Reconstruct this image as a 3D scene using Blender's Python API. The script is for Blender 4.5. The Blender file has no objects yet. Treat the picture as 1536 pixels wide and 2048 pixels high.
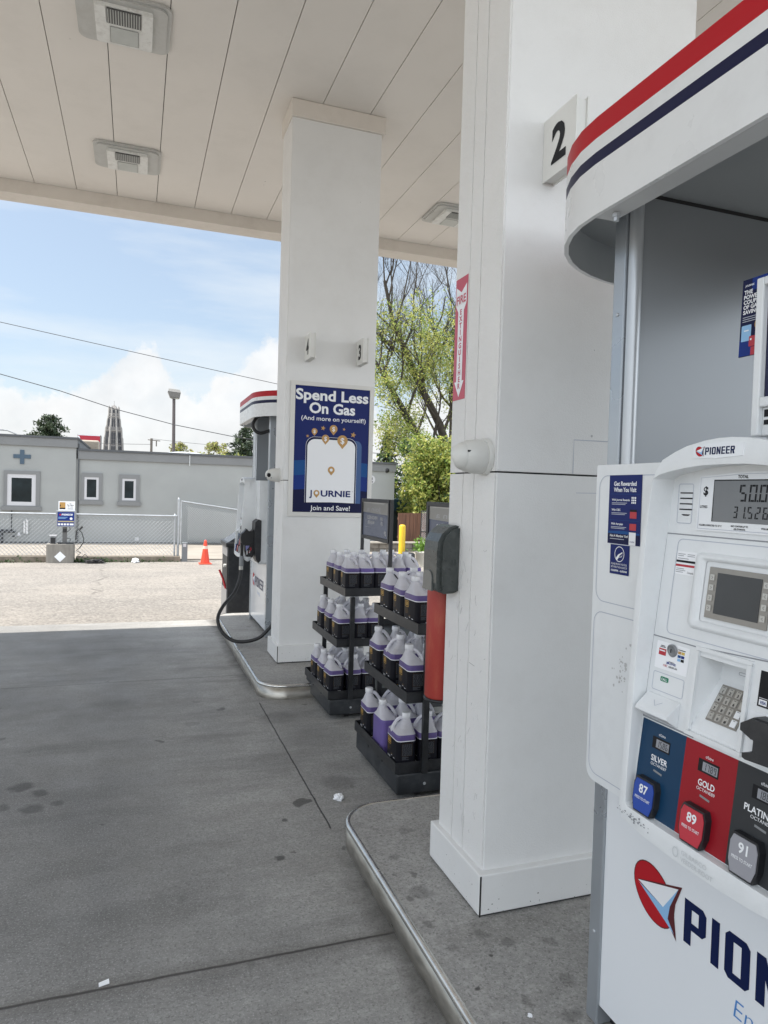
import bpy, math, random
from mathutils import Vector, Matrix, noise as mnoise
R = math.radians
scene = bpy.context.scene
C = scene.collection

# ------------------------------------------------------------------ camera
H = 1.55
cam_d = bpy.data.cameras.new('camera')
cam = bpy.data.objects.new('camera', cam_d); C.objects.link(cam)
cam_d.sensor_fit = 'VERTICAL'; cam_d.sensor_height = 36.0; cam_d.sensor_width = 27.0
cam_d.lens = 1400.76 / 2048 * 36
cam_d.clip_start = 0.05; cam_d.clip_end = 3000
_yaw, _pit, _rol = 0.341207193, -0.0264974993, 0.0296332162
_f = Vector((math.sin(_yaw)*math.cos(_pit), math.cos(_yaw)*math.cos(_pit), math.sin(_pit)))
_r = Vector((math.cos(_yaw), -math.sin(_yaw), 0)); _u = _r.cross(_f)
_r2 = math.cos(_rol)*_r + math.sin(_rol)*_u; _u2 = -math.sin(_rol)*_r + math.cos(_rol)*_u
cam.matrix_world = Matrix(((_r2.x, _u2.x, -_f.x, 0), (_r2.y, _u2.y, -_f.y, 0), (_r2.z, _u2.z, -_f.z, H), (0, 0, 0, 1)))
scene.camera = cam

# ------------------------------------------------------------------ sky, sun, exposure
SUN_EL, SUN_AZ = 60.0, 284.0          # azimuth from +Y, clockwise
az = R(SUN_AZ); el = R(SUN_EL)
sun_dir = Vector((math.sin(az)*math.cos(el), math.cos(az)*math.cos(el), math.sin(el)))
sd = bpy.data.lights.new('sun', 'SUN'); sd.energy = 4.6; sd.angle = R(0.5); sd.color = (1.0, 0.95, 0.88)
sun = bpy.data.objects.new('sun', sd); C.objects.link(sun)
sun.rotation_euler = (-sun_dir).to_track_quat('-Z', 'Y').to_euler()
vs = scene.view_settings
scene.display_settings.display_device = 'sRGB'
vs.view_transform = 'Standard'; vs.look = 'None'; vs.gamma = 1.0; vs.exposure = 0.95
vs.use_curve_mapping = False
try:
    scene.cycles.max_bounces = 10; scene.cycles.diffuse_bounces = 6; scene.cycles.transparent_max_bounces = 12
    scene.cycles.use_denoising = True
except Exception: pass

def make_world():
    w = bpy.data.worlds.new('World'); scene.world = w; w.use_nodes = True
    nt = w.node_tree; nt.nodes.clear(); N = nt.nodes.new; L = nt.links.new
    out = N('ShaderNodeOutputWorld'); bg = N('ShaderNodeBackground'); bg.inputs[1].default_value = 0.106
    sky = N('ShaderNodeTexSky'); sky.sky_type = 'NISHITA'; sky.sun_disc = False
    sky.sun_elevation = el; sky.sun_rotation = az; sky.dust_density = 1.6; sky.air_density = 1.0; sky.ozone_density = 1.6
    tc = N('ShaderNodeTexCoord'); sp = N('ShaderNodeSeparateXYZ'); L(tc.outputs['Generated'], sp.inputs[0])
    def M(op, a, b=None, c=None, clamp=False):
        n = N('ShaderNodeMath'); n.operation = op; n.use_clamp = clamp
        for i, x in enumerate((a, b, c)):
            if x is None: continue
            if isinstance(x, (int, float)): n.inputs[i].default_value = x
            else: L(x, n.inputs[i])
        return n.outputs[0]
    azd = M('MULTIPLY', M('ARCTAN2', sp.outputs[0], sp.outputs[1]), 57.2958)
    eld = M('MULTIPLY', M('ARCSINE', sp.outputs[2]), 57.2958)
    fc = N('ShaderNodeFloatCurve')
    cu = fc.mapping.curves[0]
    prof = [(-15, 6.0), (-10, 7.3), (-8, 6.4), (-5.5, 6.6), (-3.5, 7.6), (-1.6, 8.9), (-0.3, 10.6), (0.8, 10.8), (1.8, 9.6), (3.2, 7.9), (4.6, 7.4),
            (5.8, 8.6), (7.4, 9.4), (9, 11.4), (10.6, 12.4), (12, 11.8), (15, 9.0), (19, 7.0), (24, 8.5), (30, 6.0)]
    def nx(a): return (a + 15) / 45.0
    pts = [(nx(a), e / 20.0) for a, e in prof]
    cu.points[0].location = pts[0]; cu.points[1].location = pts[-1]
    for p in pts[1:-1]: cu.points.new(*p)
    fc.mapping.update()
    t = M('DIVIDE', M('ADD', azd, 15), 45.0, clamp=True); L(t, fc.inputs['Value'])
    def NZ(scale, detail, rough=.55, vec=None):
        n = N('ShaderNodeTexNoise'); n.inputs['Scale'].default_value = scale; n.inputs['Detail'].default_value = detail
        n.inputs['Roughness'].default_value = rough
        L(vec if vec is not None else tc.outputs['Generated'], n.inputs['Vector']); return n.outputs[0]
    n1 = NZ(28, 6, .62); n2 = NZ(9, 4)
    top = M('ADD', M('MULTIPLY', fc.outputs[0], 20.0), M('ADD', M('MULTIPLY', M('SUBTRACT', n1, .5), 5.2), M('MULTIPLY', M('SUBTRACT', n2, .5), 2.2)))
    mask = M('MULTIPLY', M('SUBTRACT', top, eld), 1.3, clamp=True)
    mask = M('SMOOTH_MIN', mask, 1.0, 0.2)
    mask = M('MULTIPLY', mask, M('ADD', M('MULTIPLY', NZ(16, 5), 0.8), 0.45, clamp=True), clamp=True)
    # haze near the horizon and thin high cloud
    mp = N('ShaderNodeMapping'); mp.inputs['Rotation'].default_value = (0.25, 0.2, 0.4); mp.inputs['Scale'].default_value = (1.2, 2.0, 7.0)
    L(tc.outputs['Generated'], mp.inputs[0])
    cir = M('MULTIPLY', M('SUBTRACT', NZ(1.9, 7, .56, mp.outputs[0]), .43), 3.2, clamp=True)
    cir = M('MULTIPLY', cir, 0.8)
    blob = M('MULTIPLY', M('SUBTRACT', NZ(7.5, 6, .6), .60), 6, clamp=True)
    haze = M('MULTIPLY', M('SUBTRACT', 1.0, M('DIVIDE', eld, 11.0, clamp=True)), 0.30)
    thin = M('MAXIMUM', haze, 0.42)
    thin = M('MAXIMUM', thin, M('MULTIPLY', blob, 0.15))
    m1 = N('ShaderNodeMix'); m1.data_type = 'RGBA'; L(thin, m1.inputs[0]); L(sky.outputs[0], m1.inputs[6]); m1.inputs[7].default_value = (3.35, 3.80, 4.0, 1)
    shade = N('ShaderNodeMix'); shade.data_type = 'RGBA'; L(NZ(20, 5), shade.inputs[0]); shade.inputs[6].default_value = (3.75, 3.85, 3.95, 1); shade.inputs[7].default_value = (5.7, 5.66, 5.6, 1)
    m1b = N('ShaderNodeMix'); m1b.data_type = 'RGBA'; L(cir, m1b.inputs[0]); L(m1.outputs[2], m1b.inputs[6]); m1b.inputs[7].default_value = (4.5, 4.75, 4.9, 1)
    m2 = N('ShaderNodeMix'); m2.data_type = 'RGBA'; L(mask, m2.inputs[0]); L(m1b.outputs[2], m2.inputs[6]); L(shade.outputs[2], m2.inputs[7])
    # unseen bright clouds added overhead and behind the camera to light the shade
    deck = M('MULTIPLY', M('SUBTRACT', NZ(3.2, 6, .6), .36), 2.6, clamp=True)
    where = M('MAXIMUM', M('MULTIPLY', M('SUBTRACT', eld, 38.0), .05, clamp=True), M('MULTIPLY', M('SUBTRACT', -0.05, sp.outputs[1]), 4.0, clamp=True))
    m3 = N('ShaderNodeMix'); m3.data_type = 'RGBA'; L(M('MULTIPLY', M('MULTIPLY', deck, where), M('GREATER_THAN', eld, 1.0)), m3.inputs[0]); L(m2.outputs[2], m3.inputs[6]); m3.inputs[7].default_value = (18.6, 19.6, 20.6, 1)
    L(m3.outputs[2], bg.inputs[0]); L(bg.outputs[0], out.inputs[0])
make_world()

# ------------------------------------------------------------------ materials
MATS = {}
def mat(name, col, rough=.5, metal=0.0, spec=.5, var=0.0, vscale=6.0, bump=0.0, bscale=60.0, trans=0.0, coat=0.0, dirt=None, alpha=1.0, dscale=3.0, stretch=None, specks=0):
    if name in MATS: return MATS[name]
    m = bpy.data.materials.new(name); m.use_nodes = True; nt = m.node_tree; N = nt.nodes.new; L = nt.links.new
    b = nt.nodes['Principled BSDF']
    b.inputs['Base Color'].default_value = (*col, 1); b.inputs['Roughness'].default_value = rough
    b.inputs['Metallic'].default_value = metal; b.inputs['Specular IOR Level'].default_value = spec
    b.inputs['Coat Weight'].default_value = coat
    if alpha < 1: b.inputs['Alpha'].default_value = alpha
    tc = N('ShaderNodeTexCoord'); vec = tc.outputs['Object']
    if stretch:
        mp = N('ShaderNodeMapping'); mp.inputs['Scale'].default_value = stretch; L(vec, mp.inputs[0]); vec = mp.outputs[0]
    src = None
    if var > 0:
        n = N('ShaderNodeTexNoise'); n.inputs['Scale'].default_value = vscale; n.inputs['Detail'].default_value = 6; L(vec, n.inputs['Vector'])
        cr = N('ShaderNodeMapRange'); cr.inputs[1].default_value = .3; cr.inputs[2].default_value = .7; L(n.outputs[0], cr.inputs[0])
        mx = N('ShaderNodeMix'); mx.data_type = 'RGBA'; L(cr.outputs[0], mx.inputs[0])
        mx.inputs[6].default_value = (*[c*(1-var) for c in col], 1); mx.inputs[7].default_value = (*[min(1, c*(1+var)) for c in col], 1)
        src = mx.outputs[2]
        rr = N('ShaderNodeMapRange'); rr.inputs[3].default_value = max(0, rough-.08); rr.inputs[4].default_value = min(1, rough+.1); L(n.outputs[0], rr.inputs[0]); L(rr.outputs[0], b.inputs['Roughness'])
    if dirt:
        n = N('ShaderNodeTexNoise'); n.inputs['Scale'].default_value = dscale; n.inputs['Detail'].default_value = 10; n.inputs['Roughness'].default_value = .7; L(vec, n.inputs['Vector'])
        cr = N('ShaderNodeMapRange'); cr.inputs[1].default_value = .48; cr.inputs[2].default_value = .85; cr.inputs[4].default_value = dirt[3]*1.3; L(n.outputs[0], cr.inputs[0])
        mx = N('ShaderNodeMix'); mx.data_type = 'RGBA'; L(cr.outputs[0], mx.inputs[0])
        if src is not None: L(src, mx.inputs[6])
        else: mx.inputs[6].default_value = (*col, 1)
        mx.inputs[7].default_value = (*dirt[:3], 1); src = mx.outputs[2]
    if specks:
        vo = N('ShaderNodeTexVoronoi'); vo.inputs['Scale'].default_value = specks; L(tc.outputs['Object'], vo.inputs['Vector'])
        sc_ = N('ShaderNodeSeparateColor'); L(vo.outputs['Color'], sc_.inputs[0])
        sz = N('ShaderNodeMapRange'); sz.inputs[1].default_value = .72; sz.inputs[4].default_value = .055; L(sc_.outputs[0], sz.inputs[0])
        lt = N('ShaderNodeMath'); lt.operation = 'LESS_THAN'; L(vo.outputs['Distance'], lt.inputs[0]); L(sz.outputs[0], lt.inputs[1])
        sm = N('ShaderNodeMath'); sm.operation = 'MULTIPLY'; L(lt.outputs[0], sm.inputs[0]); L(sc_.outputs[1], sm.inputs[1])
        mx = N('ShaderNodeMix'); mx.data_type = 'RGBA'; L(sm.outputs[0], mx.inputs[0])
        if src is not None: L(src, mx.inputs[6])
        else: mx.inputs[6].default_value = (*col, 1)
        mx.inputs[7].default_value = (*[c*.3 for c in col], 1); src = mx.outputs[2]
    if src is not None: L(src, b.inputs['Base Color'])
    if bump > 0:
        n = N('ShaderNodeTexNoise'); n.inputs['Scale'].default_value = bscale; n.inputs['Detail'].default_value = 4; L(vec, n.inputs['Vector'])
        bp = N('ShaderNodeBump'); bp.inputs['Strength'].default_value = bump; bp.inputs['Distance'].default_value = .004; L(n.outputs[0], bp.inputs['Height']); L(bp.outputs[0], b.inputs['Normal'])
    if trans > 0:
        t = N('ShaderNodeBsdfTranslucent'); t.inputs[0].default_value = (*[min(1, c*1.1) for c in col], 1)
        if src is not None: L(src, t.inputs[0])
        ms = N('ShaderNodeMixShader'); ms.inputs[0].default_value = trans
        L(b.outputs[0], ms.inputs[1]); L(t.outputs[0], ms.inputs[2]); L(ms.outputs[0], nt.nodes['Material Output'].inputs[0])
    MATS[name] = m; return m

W_COL = mat('column white', (.74, .74, .73), .38, var=.035, vscale=2.2, bump=.25, bscale=260, dirt=(.50, .48, .45, .16), dscale=5, specks=9)
W_STUC = mat('column stucco', (.76, .755, .74), .6, var=.03, vscale=3, bump=.9, bscale=170, dirt=(.52, .49, .45, .16), dscale=6, specks=11)
W_PAN = mat('canopy panel', (.74, .70, .65), .42, var=.03, vscale=1.2, dirt=(.48, .45, .40, .2), dscale=2.2, specks=7)
W_FAS = mat('fascia paint', (.68, .63, .57), .5, var=.05, vscale=1.5, dirt=(.40, .35, .30, .4), dscale=3)
GAP = mat('gap dark', (.02, .02, .02), .8)
W_PUMP = mat('pump plastic', (.74, .76, .77), .33, var=.02, vscale=5, bump=.06, bscale=300, dirt=(.42, .43, .43, .22), dscale=9, specks=26)
W_SHEET = mat('pump sheet', (.78, .80, .82), .2, var=.012, vscale=3, coat=.2)
G_MET = mat('pump grey metal', (.40, .43, .46), .28, metal=.55, var=.05, vscale=5, dirt=(.34, .35, .37, .15), dscale=7)
G_DARK = mat('pump dark grey metal', (.36, .39, .42), .33, metal=.35, var=.04, vscale=2)
G_LIGHT = mat('trim bright metal', (.52, .54, .56), .32, metal=.45)
STEEL = mat('kerb steel', (.40, .38, .34), .3, metal=.85, var=.25, vscale=9, dirt=(.2, .18, .15, .5), dscale=6, stretch=(1, 1, 3))
STEELHI = mat('kerb nose steel', (.62, .61, .58), .24, metal=.9, var=.15, vscale=14)
RED = mat('stripe red', (.43, .010, .018), .4, var=.02, spec=.22)
NAVY = mat('stripe navy', (.008, .010, .045), .4, spec=.22)
BLK = mat('black plastic', (.012, .013, .016), .42, var=.2, vscale=9, dirt=(.06, .06, .06, .5), dscale=12)
BLKR = mat('black rubber', (.012, .012, .013), .45, var=.2)
INK = mat('ink black', (.010, .010, .012), .5, spec=.2)
INKG = mat('ink grey', (.25, .26, .28), .5)
INKL = mat('ink pale', (.45, .48, .55), .5)
WHT = mat('ink white', (.82, .83, .85), .45)
BLUE = mat('poster blue', (.009, .019, .125), .5, spec=.2)
BLUE2 = mat('poster mid blue', (.010, .075, .25), .5, spec=.2)
BLUE3 = mat('poster cobalt', (.009, .032, .20), .5, spec=.2)
BLUED = mat('poster dark blue', (.005, .008, .05), .5, spec=.2)
SKYB = mat('logo light blue', (.26, .48, .74), .4)
GOLD = mat('poster gold', (.48, .27, .08), .45)
CRIM = mat('sticker red', (.45, .02, .035), .4)
GREY = mat('plain grey', (.22, .23, .24), .45)
SLATE = mat('sign slate', (.10, .115, .17), .25)
SIGNG = mat('sign back grey', (.27, .26, .24), .3)
PAPER = mat('paper white', (.85, .86, .88), .7)
LCD = mat('lcd panel', (.17, .18, .19), .12, var=.05, vscale=9)
LCDS = mat('lcd small', (.26, .27, .30), .2)
SCR = mat('screen glass', (.035, .04, .045), .06, var=.2, vscale=6)
METB = mat('screen metal', (.29, .275, .25), .38, metal=.5, var=.08, vscale=30)
KEYM = mat('key metal', (.50, .49, .46), .35, metal=.6)
MEDIA = mat('media screen', (.012, .014, .05), .08)

# ------------------------------------------------------------------ mesh builder
ORG = {}
class Fr:
    """flat drawing frame: a runs to the viewer's right, b up, d out of the surface"""
    def __init__(s, o, u, v, n=None):
        s.o = Vector(o); s.u = Vector(u); s.v = Vector(v); s.n = Vector(n) if n else s.u.cross(s.v).normalized()
    def p(s, a, b, d=0.0): return s.o + s.u*a + s.v*b + s.n*d
def FX(x0, k=0.0, z0=0.0, yo=0.0):      # faces -X, a = -Y, b = z
    return Fr((x0 - k*z0, yo, 0), (0, -1, 0), (k, 0, 1), (-1, 0, 0))
def FY(y0): return Fr((0, y0, 0), (1, 0, 0), (0, 0, 1), (0, -1, 0))   # faces -Y, a = X

_tc = {}
def text_tris(s, bold):
    k = (s, bold)
    if k not in _tc:
        c = bpy.data.curves.new('lettering', 'FONT'); c.body = s; c.size = 1; c.offset = bold; c.resolution_u = 3
        o = bpy.data.objects.new('lettering', c); m = o.to_mesh()
        _tc[k] = ([(v.co.x, v.co.y) for v in m.vertices], [tuple(p.vertices) for p in m.polygons])
        o.to_mesh_clear(); bpy.data.objects.remove(o); bpy.data.curves.remove(c)
    return _tc[k]

class MB:
    def __init__(s): s.v = []; s.f = []; s.m = []; s.s = []
    def add(s, vs, fs, mi=0, sm=False):
        o = len(s.v); s.v.extend(tuple(v) for v in vs)
        for f in fs: s.f.append(tuple(i+o for i in f)); s.m.append(mi); s.s.append(sm)
        return s
    def box(s, x0, x1, y0, y1, z0, z1, mi=0):
        v = [(x0, y0, z0), (x1, y0, z0), (x1, y1, z0), (x0, y1, z0), (x0, y0, z1), (x1, y0, z1), (x1, y1, z1), (x0, y1, z1)]
        return s.add(v, [(0, 3, 2, 1), (4, 5, 6, 7), (0, 1, 5, 4), (1, 2, 6, 5), (2, 3, 7, 6), (3, 0, 4, 7)], mi)
    def prism(s, fr, pts, d0, d1, mi=0, mtop=None, sm=False):
        n = len(pts)
        if sum(pts[i][0]*pts[(i+1) % n][1]-pts[(i+1) % n][0]*pts[i][1] for i in range(n)) < 0: pts = pts[::-1]
        v = [fr.p(a, b, d0) for a, b in pts] + [fr.p(a, b, d1) for a, b in pts]
        s.add(v, [(i, (i+1) % n, n+(i+1) % n, n+i) for i in range(n)], mi, sm)
        s.add([v[i] for i in range(n-1, -1, -1)], [tuple(range(n))], mi)
        s.add(v[n:], [tuple(range(n))], mi if mtop is None else mtop); return s
    def poly(s, fr, pts, d, mi=0):
        n = len(pts)
        if sum(pts[i][0]*pts[(i+1) % n][1]-pts[(i+1) % n][0]*pts[i][1] for i in range(n)) < 0: pts = pts[::-1]
        return s.add([fr.p(a, b, d) for a, b in pts], [tuple(range(n))], mi)
    def rect(s, fr, a0, b0, a1, b1, d, mi=0): return s.poly(fr, [(a0, b0), (a1, b0), (a1, b1), (a0, b1)], d, mi)
    def slab(s, fr, a0, b0, a1, b1, d0, d1, mi=0, mtop=None): return s.prism(fr, [(a0, b0), (a1, b0), (a1, b1), (a0, b1)], d0, d1, mi, mtop)
    def disc(s, fr, a, b, r, d, mi=0, ry=None, n=20):
        return s.poly(fr, [(a+r*math.cos(2*math.pi*i/n), b+(ry or r)*math.sin(2*math.pi*i/n)) for i in range(n)], d, mi)
    def strip(s, fr, pts, w, d, mi=0, closed=False):
        n = len(pts); L = []; Rr = []
        for i in range(n):
            p = Vector(pts[i]); q0 = Vector(pts[i-1] if (i > 0 or closed) else pts[i]); q1 = Vector(pts[(i+1) % n] if (i < n-1 or closed) else pts[i])
            t = q1-q0
            if t.length == 0: t = Vector((1, 0))
            t.normalize(); nn = Vector((-t.y, t.x))*w/2
            L.append(p+nn); Rr.append(p-nn)
        v = [fr.p(q.x, q.y, d) for q in Rr]+[fr.p(q.x, q.y, d) for q in L]
        return s.add(v, [(i, (i+1) % n, n+(i+1) % n, n+i) for i in range(n if closed else n-1)], mi)
    def text(s, fr, t, a, b, h, d, mi=0, al='c', bold=0.0, sx=1.0, width=None, mirror=False, shear=0.0):
        vs, fs = text_tris(t, bold)
        if not vs: return s
        x0 = min(v[0] for v in vs); x1 = max(v[0] for v in vs); k = h/.70; kx = k*sx
        if width: kx = width/(x1-x0)
        off = {'c': -(x0+x1)/2, 'l': -x0, 'r': -x1}[al]
        sg = -1 if mirror else 1
        pv = [fr.p(a+sg*((x+off)*kx+shear*y*k), b+y*k, d) for x, y in vs]
        if mirror: fs = [f[::-1] for f in fs]
        return s.add(pv, fs, mi)
    def tube(s, path, r, seg=8, mi=0, closed=False, caps=True):
        P = [Vector(p) for p in path]; n = len(P); rs = r if isinstance(r, (list, tuple)) else [r]*n
        ref = None; base = len(s.v); vs = []
        for i in range(n):
            a = P[i-1] if (i > 0 or closed) else P[i]; b = P[(i+1) % n] if (i < n-1 or closed) else P[i]
            t = (b-a).normalized()
            if ref is None:
                ref = Vector((0, 0, 1)) if abs(t.z) < .9 else Vector((1, 0, 0))
            u = (ref - t*ref.dot(t)).normalized(); w = t.cross(u); ref = u
            vs += [P[i]+(u*math.cos(2*math.pi*k/seg)+w*math.sin(2*math.pi*k/seg))*rs[i] for k in range(seg)]
        fs = []
        for i in range(n if closed else n-1):
            j = (i+1) % n
            fs += [(i*seg+k, i*seg+(k+1) % seg, j*seg+(k+1) % seg, j*seg+k) for k in range(seg)]
        s.add(vs, fs, mi, True)
        if caps and not closed:
            s.add(vs[:seg][::-1], [tuple(range(seg))], mi); s.add(vs[-seg:], [tuple(range(seg))], mi)
        return s
    def lathe(s, prof, c=(0, 0, 0), seg=20, mi=0, axis=None, caps=True, sm=True):
        ax = Vector(axis).normalized() if axis else Vector((0, 0, 1))
        q = ax.to_track_quat('Z', 'Y'); c = Vector(c); vs = []
        for r, z in prof: vs += [c+q @ Vector((r*math.cos(2*math.pi*k/seg), r*math.sin(2*math.pi*k/seg), z)) for k in range(seg)]
        fs = [(i*seg+k, i*seg+(k+1) % seg, (i+1)*seg+(k+1) % seg, (i+1)*seg+k) for i in range(len(prof)-1) for k in range(seg)]
        s.add(vs, fs, mi, sm)
        if caps:
            s.add(vs[:seg][::-1], [tuple(range(seg))], mi); s.add(vs[-seg:], [tuple(range(seg))], mi)
        return s
    def build(s, name, mats, parent=None, label=None, cat=None, group=None, kind=None, bevel=0, bseg=2):
        if not isinstance(mats, (list, tuple)): mats = [mats]
        if parent is not None: org = ORG[parent]
        else:
            xs, ys, zs = zip(*s.v); org = Vector(((min(xs)+max(xs))/2, (min(ys)+max(ys))/2, min(zs)))
        me = bpy.data.meshes.new(name)
        me.from_pydata([(x-org.x, y-org.y, z-org.z) for x, y, z in s.v], [], s.f)
        for m in mats: me.materials.append(m)
        me.polygons.foreach_set('material_index', s.m); me.polygons.foreach_set('use_smooth', s.s); me.update()
        o = bpy.data.objects.new(name, me); C.objects.link(o)
        if parent is not None: o.parent = parent
        else: o.location = org
        ORG[o] = org
        tag(o, label, cat, group, kind)
        if bevel:
            b = o.modifiers.new('edge', 'BEVEL'); b.width = bevel; b.segments = bseg; b.limit_method = 'ANGLE'; b.angle_limit = R(35)
        return o
def tag(o, label=None, cat=None, group=None, kind=None):
    if label: o['label'] = label
    if cat: o['category'] = cat
    if group: o['group'] = group
    if kind: o['kind'] = kind
def thing(name, label, cat, loc, group=None):
    o = bpy.data.objects.new(name, None); C.objects.link(o); o.location = loc; o.empty_display_size = .2
    ORG[o] = Vector(loc); tag(o, label, cat, group); return o
def rrect(a0, b0, a1, b1, r, n=5):
    if isinstance(r, (int, float)): r = (r, r, r, r)
    out = []
    for (cx, cy, st, rr) in ((a1-r[0], b0+r[0], -90, r[0]), (a1-r[1], b1-r[1], 0, r[1]), (a0+r[2], b1-r[2], 90, r[2]), (a0+r[3], b0+r[3], 180, r[3])):
        for i in range(n+1):
            t = R(st+90*i/n); out.append((cx+rr*math.cos(t), cy+rr*math.sin(t)))
    return out
SEG7 = {'0': 'abcdef', '1': 'bc', '2': 'abged', '3': 'abgcd', '4': 'fgbc', '5': 'afgcd', '6': 'afgedc', '7': 'abc', '8': 'abcdefg', '9': 'abcdfg'}
def seg7(mb, fr, s, a, b, w, h, gap, d, mi, sl=.06):
    t = h*.11
    for ch in s:
        if ch == '.':
            mb.rect(fr, a-gap*.75, b, a-gap*.75+t, b+t, d, mi); continue
        def q(x0, y0, x1, y1): mb.poly(fr, [(a+x0+sl*y0, b+y0), (a+x1+sl*y0, b+y0), (a+x1+sl*y1, b+y1), (a+x0+sl*y1, b+y1)], d, mi)
        for g in SEG7.get(ch, ''):
            e = t*.3
            if g == 'a': q(t+e, h-t, w-t-e, h)
            if g == 'g': q(t+e, h/2-t/2, w-t-e, h/2+t/2)
            if g == 'd': q(t+e, 0, w-t-e, t)
            if g == 'f': q(0, h/2+e, t, h)
            if g == 'e': q(0, 0, t, h/2-e)
            if g == 'b': q(w-t, h/2+e, w, h)
            if g == 'c': q(w-t, 0, w, h/2-e)
        a += w+gap

# brand lettering drawn as polygons (square-shouldered capitals)
def glyph(mb, fr, ch, a, b, w, h, d, mi):
    t = w*.34; tv = h*.17; c = w*.16
    P = lambda pts: mb.poly(fr, [(a+x, b+y) for x, y in pts], d, mi)
    def bowl(x0, x1, y0, y1):          # right-hand loop
        P([(x0, y1-tv), (x1-t, y1-tv), (x1-c, y1), (x0, y1)])
        P([(x1-t, y0+tv), (x1, y0+c), (x1, y1-c), (x1-c, y1), (x1-t, y1-tv)])
        P([(x0, y0), (x1-c, y0), (x1, y0+c), (x1-t, y0+tv), (x0, y0+tv)])
    if ch == 'I': P([(0, 0), (t, 0), (t, h), (0, h)])
    elif ch == 'P':
        P([(0, -.0*h), (t, 0), (t, h), (0, h)]); bowl(t, w, h*.36, h)
    elif ch == 'R':
        P([(0, 0), (t, 0), (t, h), (0, h)]); bowl(t, w, h*.42, h)
        P([(w*.42, h*.42), (w*.62, 0), (w, 0), (w*.80, h*.42)])
    elif ch == 'E':
        P([(0, 0), (t, 0), (t, h), (0, h)])
        for y in (0, h/2-tv/2, h-tv): P([(t, y), (w*.92, y), (w*.92, y+tv), (t, y+tv)])
    elif ch == 'N':
        P([(0, 0), (t, 0), (t, h), (0, h)]); P([(w-t, 0), (w, 0), (w, h), (w-t, h)])
        P([(t, h), (t, h*.55), (w-t, 0), (w-t, h*.45)])
    elif ch == 'O':
        P([(0, c), (t, tv), (t, h-tv), (0, h-c)]); P([(w-t, tv), (w, c), (w, h-c), (w-t, h-tv)])
        P([(0, c), (c, 0), (w-c, 0), (w, c), (w-t, tv), (t, tv)]); P([(t, h-tv), (w-t, h-tv), (w, h-c), (w-c, h), (c, h), (0, h-c)])
def brand(mb, fr, a, b, w, h, gap, d, mi):
    for ch in 'PIONEER':
        glyph(mb, fr, ch, a, b, w, h, d, mi); a += (w*.34 if ch == 'I' else w*(.92 if ch == 'E' else 1))+gap
def emblem(mb, fr, a, b, sx, sy, d, red, white, lb, dk):
    """red oval with a folded white paper dart; sx, sy = half sizes"""
    n = 32
    def el(k, ox=0, oy=0): return [(a+ox+k*(sx*math.cos(2*math.pi*i/n)-.24*sy*math.sin(2*math.pi*i/n)), b+oy+k*sy*math.sin(2*math.pi*i/n)) for i in range(n)]
    mb.poly(fr, el(1.0), d, dk); mb.poly(fr, el(.965), d+.0001, red)
    A = lambda x, y: (a+x*sx, b+y*sy)
    mb.poly(fr, [A(-.80, .12), A(1.34, .95), A(1.06, .2), A(1.02, -.2), A(1.16, -1.02), A(.75, -.62)], d+.0004, dk)
    mb.poly(fr, [A(-.78, .10), A(1.18, .80), A(.5, -.2)], d+.0008, white)
    mb.poly(fr, [A(1.18, .80), A(.82, .0), A(.74, -.47), A(.5, -.2)], d+.0008, lb)
    mb.poly(fr, [A(-.74, .04), A(.5, -.2), A(1.06, -.84)], d+.0008, lb)

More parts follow.
